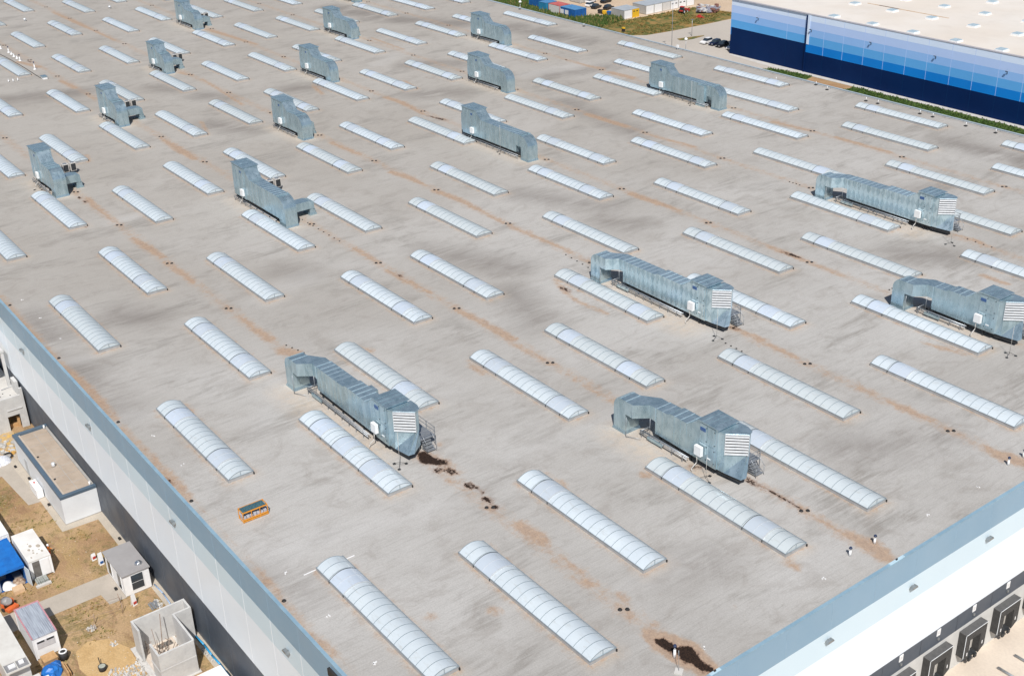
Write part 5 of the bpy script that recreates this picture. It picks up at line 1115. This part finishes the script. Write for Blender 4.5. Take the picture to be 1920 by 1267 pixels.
g = at(24, 1092, .4); mb = MB(); mb.dome((0, 0, .1), .75, .75, 9, 3); mb.dome((.5, .5, .1), .5, .45, 8, 3); tag(mb.build('white_sack', WHITEP, loc=(-128.6, 19.6, 0)), 'white sack slumped at the blue workshop doorway', 'sack')
mb = MB(); mb.dome((0, 0, .1), .8, .6, 9, 3); tag(mb.build('earth_sack', pm('brown_sack', (.20, .12, .08), (.5, .4, .3), 3, .9), loc=(-128.7, 20.9, 0)), 'brown and cream heap inside the blue workshop doorway', 'heap')
g = at(0, 1100, 0)
mb = MB(); mb.box(-.65, -.62, 0, .5, .62, .45); mb.build('crate', pm('pale_timber', (.68, .48, .30), (.60, .42, .26), 2, .8), loc=(-127.2, 20.4, 0))
tag(bpy.data.objects['crate'], 'pale wooden crate in front of the blue workshop', 'crate')
r = thing('pallet_step', 'grey pallets laid as a step before the white cabin door', 'pallet step', (-127.1, 23.1, 0))
for a in range(2):
    mb = MB(); 
    for i in range(6): mb.box(-.85 + a * .05, -.65 + .24 * i, .16 + .14 * a, .75 - a * .5, -.47 + .24 * i, .2 + .14 * a)
    for i in (-.6, 0, .5): mb.box(-.8, i, .02 + .14 * a, .7 - a * .5, i + .1, .16 + .14 * a)
    mb.build('pallet', pm('grey_timber', (.36, .38, .36), (.28, .30, .28), 2, .8), r)
mb = MB(); mb.box(.45, -.9, 0, .85, .85, .22); mb.build('kerb_block', PALEC, r)

r, hx, hy = container('site_cabin', 'white cabin with pink trim and streaked metal roof', 'site cabin', -120.0, 18.25, -113.8, 20.85, 2.9, WHITEP, pm('streaked_roof', (.52, .57, .64), (.32, .35, .42), 1.6, .45, .2, stretch=(.25, 3, 1)), trim=WHITEP, corr='none')
PINK = pm('pink_trim', (.60, .30, .33), (.50, .22, .25), 3, .5)
mb = MB(); a = .08
mb.box(-hx - .05, -hy - .06, 2.9, hx + .06, -hy + a, 2.98); mb.box(-hx - .05, hy - a, 2.9, hx + .06, hy + .05, 2.98); mb.box(-hx - .05, -hy + a, 2.9, -hx + a, hy - a, 2.98); mb.build('trim', PINK, r)
mb = MB()
for i in range(11): mb.box(-hx + .15, -hy + .2 + i * .21, 2.9, hx - .1, -hy + .27 + i * .21, 2.95)
mb.build('roof_ribs', pm('streaked_rib', (.62, .67, .72), (.42, .46, .52), 1.5, .4, .3, stretch=(.4, 2, 1)), r)
mb = MB(); mb.box(hx, -.95, 1.35, hx + .05, .95, 2.35); w_ = mb.build('shutter', pm('shutter_grey', (.55, .55, .57), (.5, .5, .52), 3, .5), r)
mb = MB(); mb.box(hx + .05, -.9, 2.1, hx + .07, -.12, 2.32); mb.box(hx + .05, .12, 2.1, hx + .07, .9, 2.32); mb.build('window_slot', DARKF, w_)
# long white container at the bottom left
r = thing('long_container', 'long white flat roofed container with grey recessed end, bottom left corner', 'container', (-115.8, 15.7, 0))
mb = MB(); mb.box(-5.8, -1.22, .1, 5.0, 1.22, 2.8); mb.build('body', SHEDW, r)
mb = MB(); mb.box(-5.85, -1.26, 2.8, 4.2, 1.26, 2.9); mb.box(4.2, -1.26, 2.8, 5.8, -1.16, 2.95); mb.box(4.2, 1.16, 2.8, 5.8, 1.26, 2.95); mb.box(5.7, -1.16, 2.75, 5.8, 1.16, 2.95); mb.box(4.2, -.05, 2.6, 5.7, .05, 2.92); mb.build('roof', pm('dirty_white_roof', (.70, .69, .65), (.62, .60, .56), .5, .6, dirt=.15), r)
MG = pm('mesh_grey', (.28, .28, .29), (.22, .22, .23), 6, .6)
mb = MB(); mb.box(4.2, -1.16, 2.80, 5.7, -.05, 2.815); mb.build('recess_floor', MG, r)
mb = MB(); mb.box(4.2, .05, 2.80, 5.7, 1.16, 2.815); mb.build('recess_floor', MG, r)
mb = MB(); mb.box(-5.84, .4, 2.9, -5.0, 1.2, 2.94); mb.build('roof_hatch', MG, r)
mb = MB(); mb.box(4.6, -.8, 2.82, 5.1, -.1, 3.0); mb.box(4.5, .3, 2.82, 5.0, .8, 3.0); mb.build('air_conditioner', WHITEP, r)
mb = MB(); mb.box(-1.2, .5, 0, .6, 1.0, .1)
for i in range(6): mb.box(-2.2, -.45 + i * .16, .1 + .02 * i, 2.6, -.33 + i * .16, .16 + .05 * (i % 3))
tag(mb.build('timber_stack', pm('brown_timber', (.42, .33, .25), (.34, .27, .2), 2, .85), loc=(-110.3, 13.5, 1.0)), 'brown timber boards at the bottom left picture edge', 'timber')
for n_, (x, y, z, sx_, sy_, mm) in enumerate(((-109.5, 16.9, 0, .8, .6, SHEDW), (-108.6, 17.5, 0, .8, .7, WHITEP))):
    mb = MB(); mb.box(-sx_, -sy_, 0, sx_, sy_, 1.1); mb.box(-sx_ - .04, -sy_ - .04, 1.1, sx_ + .04, sy_ + .04, 1.16); tag(mb.build('storage_box', mm, loc=(x, y, z)), ('cream storage box under the recessed container end', 'white storage box at the bottom edge by the blue tarpaulin')[n_], 'box')
mb = MB(); mb.dome((0, 0, .9), .9, .5, 9, 3); tag(mb.build('small_blue_cover', TARP, loc=(-108.5, 16.3, 0)), 'small blue cover at the bottom picture edge', 'tarpaulin')
# table, tarp, drum, boards
r = thing('workbench', 'plywood topped crate in front of the pink trimmed cabin', 'workbench', (-112.5, 19.25, 0), .05)
mb = MB(); mb.box(-.65, -.75, .85, .65, .75, .95); mb.build('top', WOOD, r); mb = MB(); mb.box(-.6, -.7, 0, .6, .7, .85); mb.build('body', pm('crate_side', (.40, .25, .13), None, 2, .8), r)
mb = MB(); mb.dome((0, 0, 0), 1.15, 1.0, 11, 4); mb.dome((.7, -.5, 0), .8, .7, 9, 3); mb.dome((-.5, .6, 0), .7, .85, 9, 3); me_ = mb.build('tarpaulin', TARP, loc=(-110.9, 18.9, 0))
for v in me_.data.vertices: v.co.x += random.uniform(-.12, .12); v.co.y += random.uniform(-.12, .12); v.co.z = max(0, v.co.z + random.uniform(-.08, .08))
for p_ in me_.data.polygons: p_.use_smooth = False
tag(me_, 'crumpled bright blue tarpaulin heap at the bottom picture edge', 'tarpaulin')
r = thing('oil_drum', 'black drum with white ring on top beside the plywood crate', 'drum', (-112.3, 20.7, 0))
mb = MB(); mb.tube((0, 0, 0), (0, 0, .95), .48, 14); mb.build('body', BLACK, r); mb = MB(); mb.path([(.38 * math.cos(i * PI / 6), .38 * math.sin(i * PI / 6), 1.0) for i in range(13)], .09, 6); mb.build('ring', WHITEP, r)
mb = MB(); mb.box(-.1, -1.2, 0, .05, 1.0, .9); mb.box(.15, -.9, 0, .3, .9, .6); tag(mb.build('leaning_boards', WOOD, loc=(-109.9, 20.1, 0)), 'upright wooden boards right of the blue tarpaulin', 'boards')
o = bpy.data.objects['leaning_boards']; o.rotation_euler = (0, 0, PI / 2)
# mixer
r = thing('concrete_mixer', 'orange concrete mixer with grey drum on the grass', 'concrete mixer', (-124.9, 18.5, 0), .4)
mb = MB(); mb.tube((-.3, 0, .75), (.45, 0, 1.15), .62, 14, 0, .36); mb.build('drum', pm('mixer_grey', (.36, .34, .34), (.28, .27, .27), 4, .5), r)
mb = MB(); mb.tube((-.75, 0, .5), (-.3, 0, .75), .40, 14, 0, .62); mb.box(-.2, -.75, .3, .2, -.6, .9); mb.box(-.2, .6, .3, .2, .75, .9); mb.box(.3, -.7, .1, 1.0, .7, .4); mb.build('bowl', pm('mixer_orange', (.72, .16, .05), (.6, .13, .04), 4, .5), r)
for a in (-.85, .7): mb = MB(); mb.tube((.1, a, .25), (.1, a + .12, .25), .25, 12); mb.build('wheel', BLACK, r)

# person in hi-vis (skinned body)
def person(loc, rz, label):
    pts = [((0,0,.95),.15),((0,0,1.15),.15),((0,.0,1.36),.17),((.0,0,1.50),.065),((.02,0,1.62),.10),((.02,0,1.72),.085),
           ((0,.10,.90),.10),((.05,.12,.50),.075),((0,.13,.09),.05),((.14,.13,.04),.04),((0,-.10,.90),.10),((-.02,-.12,.50),.075),((-.12,-.13,.09),.05),((.02,-.13,.04),.04),
           ((0,.22,1.40),.07),((.05,.27,1.14),.05),((.22,.24,.98),.04),((.30,.22,.96),.035),((0,-.22,1.40),.07),((.05,-.27,1.14),.05),((.24,-.22,1.0),.04),((.32,-.2,.98),.035)]
    ed = [(0,1),(1,2),(2,3),(3,4),(4,5),(0,6),(6,7),(7,8),(8,9),(0,10),(10,11),(11,12),(12,13),(2,14),(14,15),(15,16),(16,17),(2,18),(18,19),(19,20),(20,21)]
    me = bpy.data.meshes.new('person'); me.from_pydata([p for p, _ in pts], ed, []); o = bpy.data.objects.new('person', me); C.objects.link(o)
    sk = o.modifiers.new('skin', 'SKIN'); 
    if not me.skin_vertices: bm = bmesh.new(); bm.from_mesh(me); bm.verts.layers.skin.verify(); bm.to_mesh(me); bm.free()
    for i, (_, rr) in enumerate(pts): me.skin_vertices[0].data[i].radius = (rr, rr)
    me.skin_vertices[0].data[0].use_root = True
    ss = o.modifiers.new('sub', 'SUBSURF'); ss.levels = 1; ss.render_levels = 2
    mt, nt, b = nodes('hi_vis_clothing'); z = N(nt, 'ShaderNodeSeparateXYZ'); nt.links.new(pos(nt, obj=True), z.inputs[0])
    leg = mrange(nt, z.outputs[2], .92, .94); head = mrange(nt, z.outputs[2], 1.50, 1.52)
    c = mixc(nt, leg, (.75, .10, .03, 1), (.85, .22, .03, 1)); c = mixc(nt, head, c, (.45, .27, .19, 1))
    st = val(nt, 'MULTIPLY', mrange(nt, z.outputs[2], 1.10, 1.11), mrange(nt, z.outputs[2], 1.17, 1.16)); c = mixc(nt, st, c, (.75, .72, .35, 1))
    nt.links.new(c, b.inputs['Base Color']); b.inputs['Roughness'].default_value = .8; me.materials.append(mt)
    o.location = loc; o.rotation_euler = (0, 0, rz); tag(o, label, 'person')
    mb = MB(); mb.dome((.02, 0, 1.68), .145, .15, 12, 4); mb.tube((.02, 0, 1.665), (.05, 0, 1.685), .17, 12); mb.build('helmet', WHITEP, o)
    return o
g = at(88.5, 1020.5, 1.75); person((g.x, g.y, 0), 1.0, 'person in orange hi-vis clothing and white helmet behind the white cabin')
# boards/signs
def a_sign(px, py, label, rz, cols, h=1.1):
    g = at(px, py, 0); r = thing('site_sign', label, 'sign', (g.x, g.y, 0), rz)
    mb = MB(); mb.loft([(-.22, -.3, 0), (-.18, -.3, 0), (-.18, .3, 0), (-.22, .3, 0)], [(-.02, -.25, h), (.02, -.25, h), (.02, .25, h), (-.02, .25, h)]); mb.build('panel', cols[0], r)
    mb = MB(); mb.loft([(.18, -.3, 0), (.22, -.3, 0), (.22, .3, 0), (.18, .3, 0)], [(-.0, -.25, h), (.03, -.25, h), (.03, .25, h), (.0, .25, h)]); mb.build('panel', cols[1], r)
    mb = MB(); mb.box(.20, -.2, .25, .25, .2, .55); mb.build('symbol', cols[2], r)
a_sign(176, 1048.5, 'small red and white folding sign left of the booth', .2, (WHITEP, WHITEP, REDP), .9); a_sign(190.5, 1057, 'tall white folding sign with blue foot left of the booth', .1, (WHITEP, WHITEP, BLUEC), 1.7); a_sign(252, 1133, 'red and white folding sign before the booth front', .3, (WHITEP, WHITEP, REDP), 1.5)
# stakes and string
mb = MB(); st = [(-117.5, 29.0), (-114.6, 25.0), (-115.8, 25.4), (-115.6, 28.5)]
for x, y in st: mb.tube((x, y, 0), (x + random.uniform(-.2, .2), y + random.uniform(-.2, .2), 1.3), .04, 5)
for a, b_ in (((-117.6, 29.0, .8), (-118.6, 21.0, .8)), ((-115.7, 28.4, .8), (-116.8, 21.0, .8)), ((-114.6, 25.0, .7), (-115.4, 21.0, .7)), ((-117.5, 29.0, .8), (-115.6, 28.5, .8)), ((-115.6, 28.5, .8), (-114.6, 25.0, .8))): mb.tube(a, b_, .022, 4)
tag(mb.build('string_line', pm('rope_brown', (.36, .26, .20), None, 3, .8)), 'stakes with stretched string across the bare yard', 'string line')
# bucket
g = at(192, 1251, .3); mb = MB(); mb.tube((0, 0, 0), (0, 0, .55), .4, 12, 0, .45); mb.tube((0, 0, .5), (0, 0, .56), .36, 12, 1); mb.tube((-.45, 0, .2), (-1.4, .1, .7), .05, 5)
tag(mb.build('mortar_tub', [BLACK, pm('mortar', (.40, .42, .36), None, 4, .9)], loc=(g.x, g.y, 0)), 'black tub of grey mortar on the yellow sand', 'tub')
# rubble patches in the yard
mb = MB()
def rub(cx_, cy_, rx, ry, n_, s0=.05, s1=.2):
    for _ in range(n_):
        a = random.uniform(0, 2 * PI); q = math.sqrt(random.random()); x = cx_ + rx * q * math.cos(a); y = cy_ + ry * q * math.sin(a); s_ = random.uniform(s0, s1); c, w = math.cos(a) * s_, math.sin(a) * s_
        mb.loft([(x + c, y + w, 0), (x - w, y + c, 0), (x - c, y - w, 0), (x + w, y - c, 0)], [(x + c * .6, y + w * .6, s_), (x - w * .6, y + c * .6, s_ * .8), (x - c * .6, y - w * .6, s_), (x + w * .6, y - c * .6, s_ * .9)], random.choice((0, 0, 1)))
for q, rx, ry, n_ in (((250, 1262), 1.6, 1.2, 120), ((215, 1262), .8, .8, 40), ((296, 1132), 1.0, .5, 40), ((214, 1206), .5, .4, 16), ((172, 1178), .5, .5, 18), ((360, 1235), 1.2, .4, 30), ((390, 1225), 1.6, .3, 30), ((270, 1250), 1.8, .6, 60)):
    g = at(*q, 0); rub(g.x, g.y, rx, ry, n_)
for _ in range(260): x = random.uniform(-150, -100); y = random.uniform(16, 32.5); rub(x, y, .1, .1, 1, .02, .06) if not (-124.5 < x < -117.5) and not (x < -135 and y > 26) else None
tag(mb.build('yard_rubble', [PALEC, CONCD]), 'pale stones and rubble scattered over the yard', None, None, 'stuff')
g = at(289, 1134, .1); mb = MB(); 
for i in range(5): mb.box(-.7, -.5 + .22 * i, .1 * (i % 2), .7, -.34 + .22 * i, .12 + .1 * (i % 2))
tag(mb.build('rebar_bundle', STEEL, loc=(g.x, g.y, 0)), 'grey bundle of offcuts behind the concrete shaft', 'bundle')
# blue pipe along the foot of the wall
mb = MB(); P = [(-106.7, 33.35), (-104.6, 33.5), (-102.5, 33.45), (-100.6, 33.55), (-97, 33.5)]
mb.path([(x, y, .16) for x, y in P], .12, 8); P = [(-118.2, 33.35), (-116, 33.5), (-113.6, 33.4), (-111, 33.45), (-109.4, 33.4)]; 
tag(mb.build('water_pipe', pm('pipe_blue', (.03, .32, .62), None, 2, .4)), 'bright blue pipe along the wall foot right of the shaft', 'pipe')
mb = MB(); mb.path([(x, y, .1) for x, y in P], .09, 8); tag(mb.build('water_pipe', pm('pipe_pale', (.30, .42, .60), None, 2, .5)), 'dusty pale blue pipe along the wall foot behind the shaft', 'pipe')
r = thing('flat_roofed_cabin', 'bright white flat roofed cabin at the bottom edge below the shaft', 'site cabin', (-94.6, 31.2, 0))
mb = MB(); mb.box(-3.0, -1.4, .1, 3.0, 1.3, 2.55); mb.build('body', WHITEP, r); mb = MB(); mb.box(-3.1, -1.5, 2.55, 3.1, 1.4, 2.65); mb.build('roof', WHITEP, r)
mb = MB(); mb.box(-3.35, -1.5, 2.3, -3.1, 1.4, 2.5); mb.build('fascia', pm('fascia_wood', (.60, .45, .32), None, 2, .8), r)

# ================================================================ LIGHT
EL, AZ = math.radians(51.0), math.radians(-34.5)
sd = bpy.data.lights.new('sun', 'SUN'); sd.energy = 4.5; sd.angle = math.radians(.53); sd.color = (1.0, .955, .90)
so = bpy.data.objects.new('sun', sd); C.objects.link(so)
dv = Vector((math.cos(EL) * math.cos(AZ), math.cos(EL) * math.sin(AZ), math.sin(EL)))
so.rotation_euler = dv.to_track_quat('Z', 'Y').to_euler()
w = bpy.data.worlds.new('World'); S.world = w; w.use_nodes = True
nt = w.node_tree; bg = nt.nodes['Background']; sky = nt.nodes.new('ShaderNodeTexSky'); sky.sky_type = 'NISHITA'; sky.sun_disc = False
sky.sun_elevation = EL; sky.sun_rotation = math.atan2(dv.x, dv.y)
nt.links.new(sky.outputs[0], bg.inputs[0]); bg.inputs[1].default_value = .065
S.view_settings.view_transform = 'Standard'; S.view_settings.look = 'None'; S.view_settings.exposure = 0.04; S.view_settings.gamma = 1
S.render.engine = 'CYCLES'
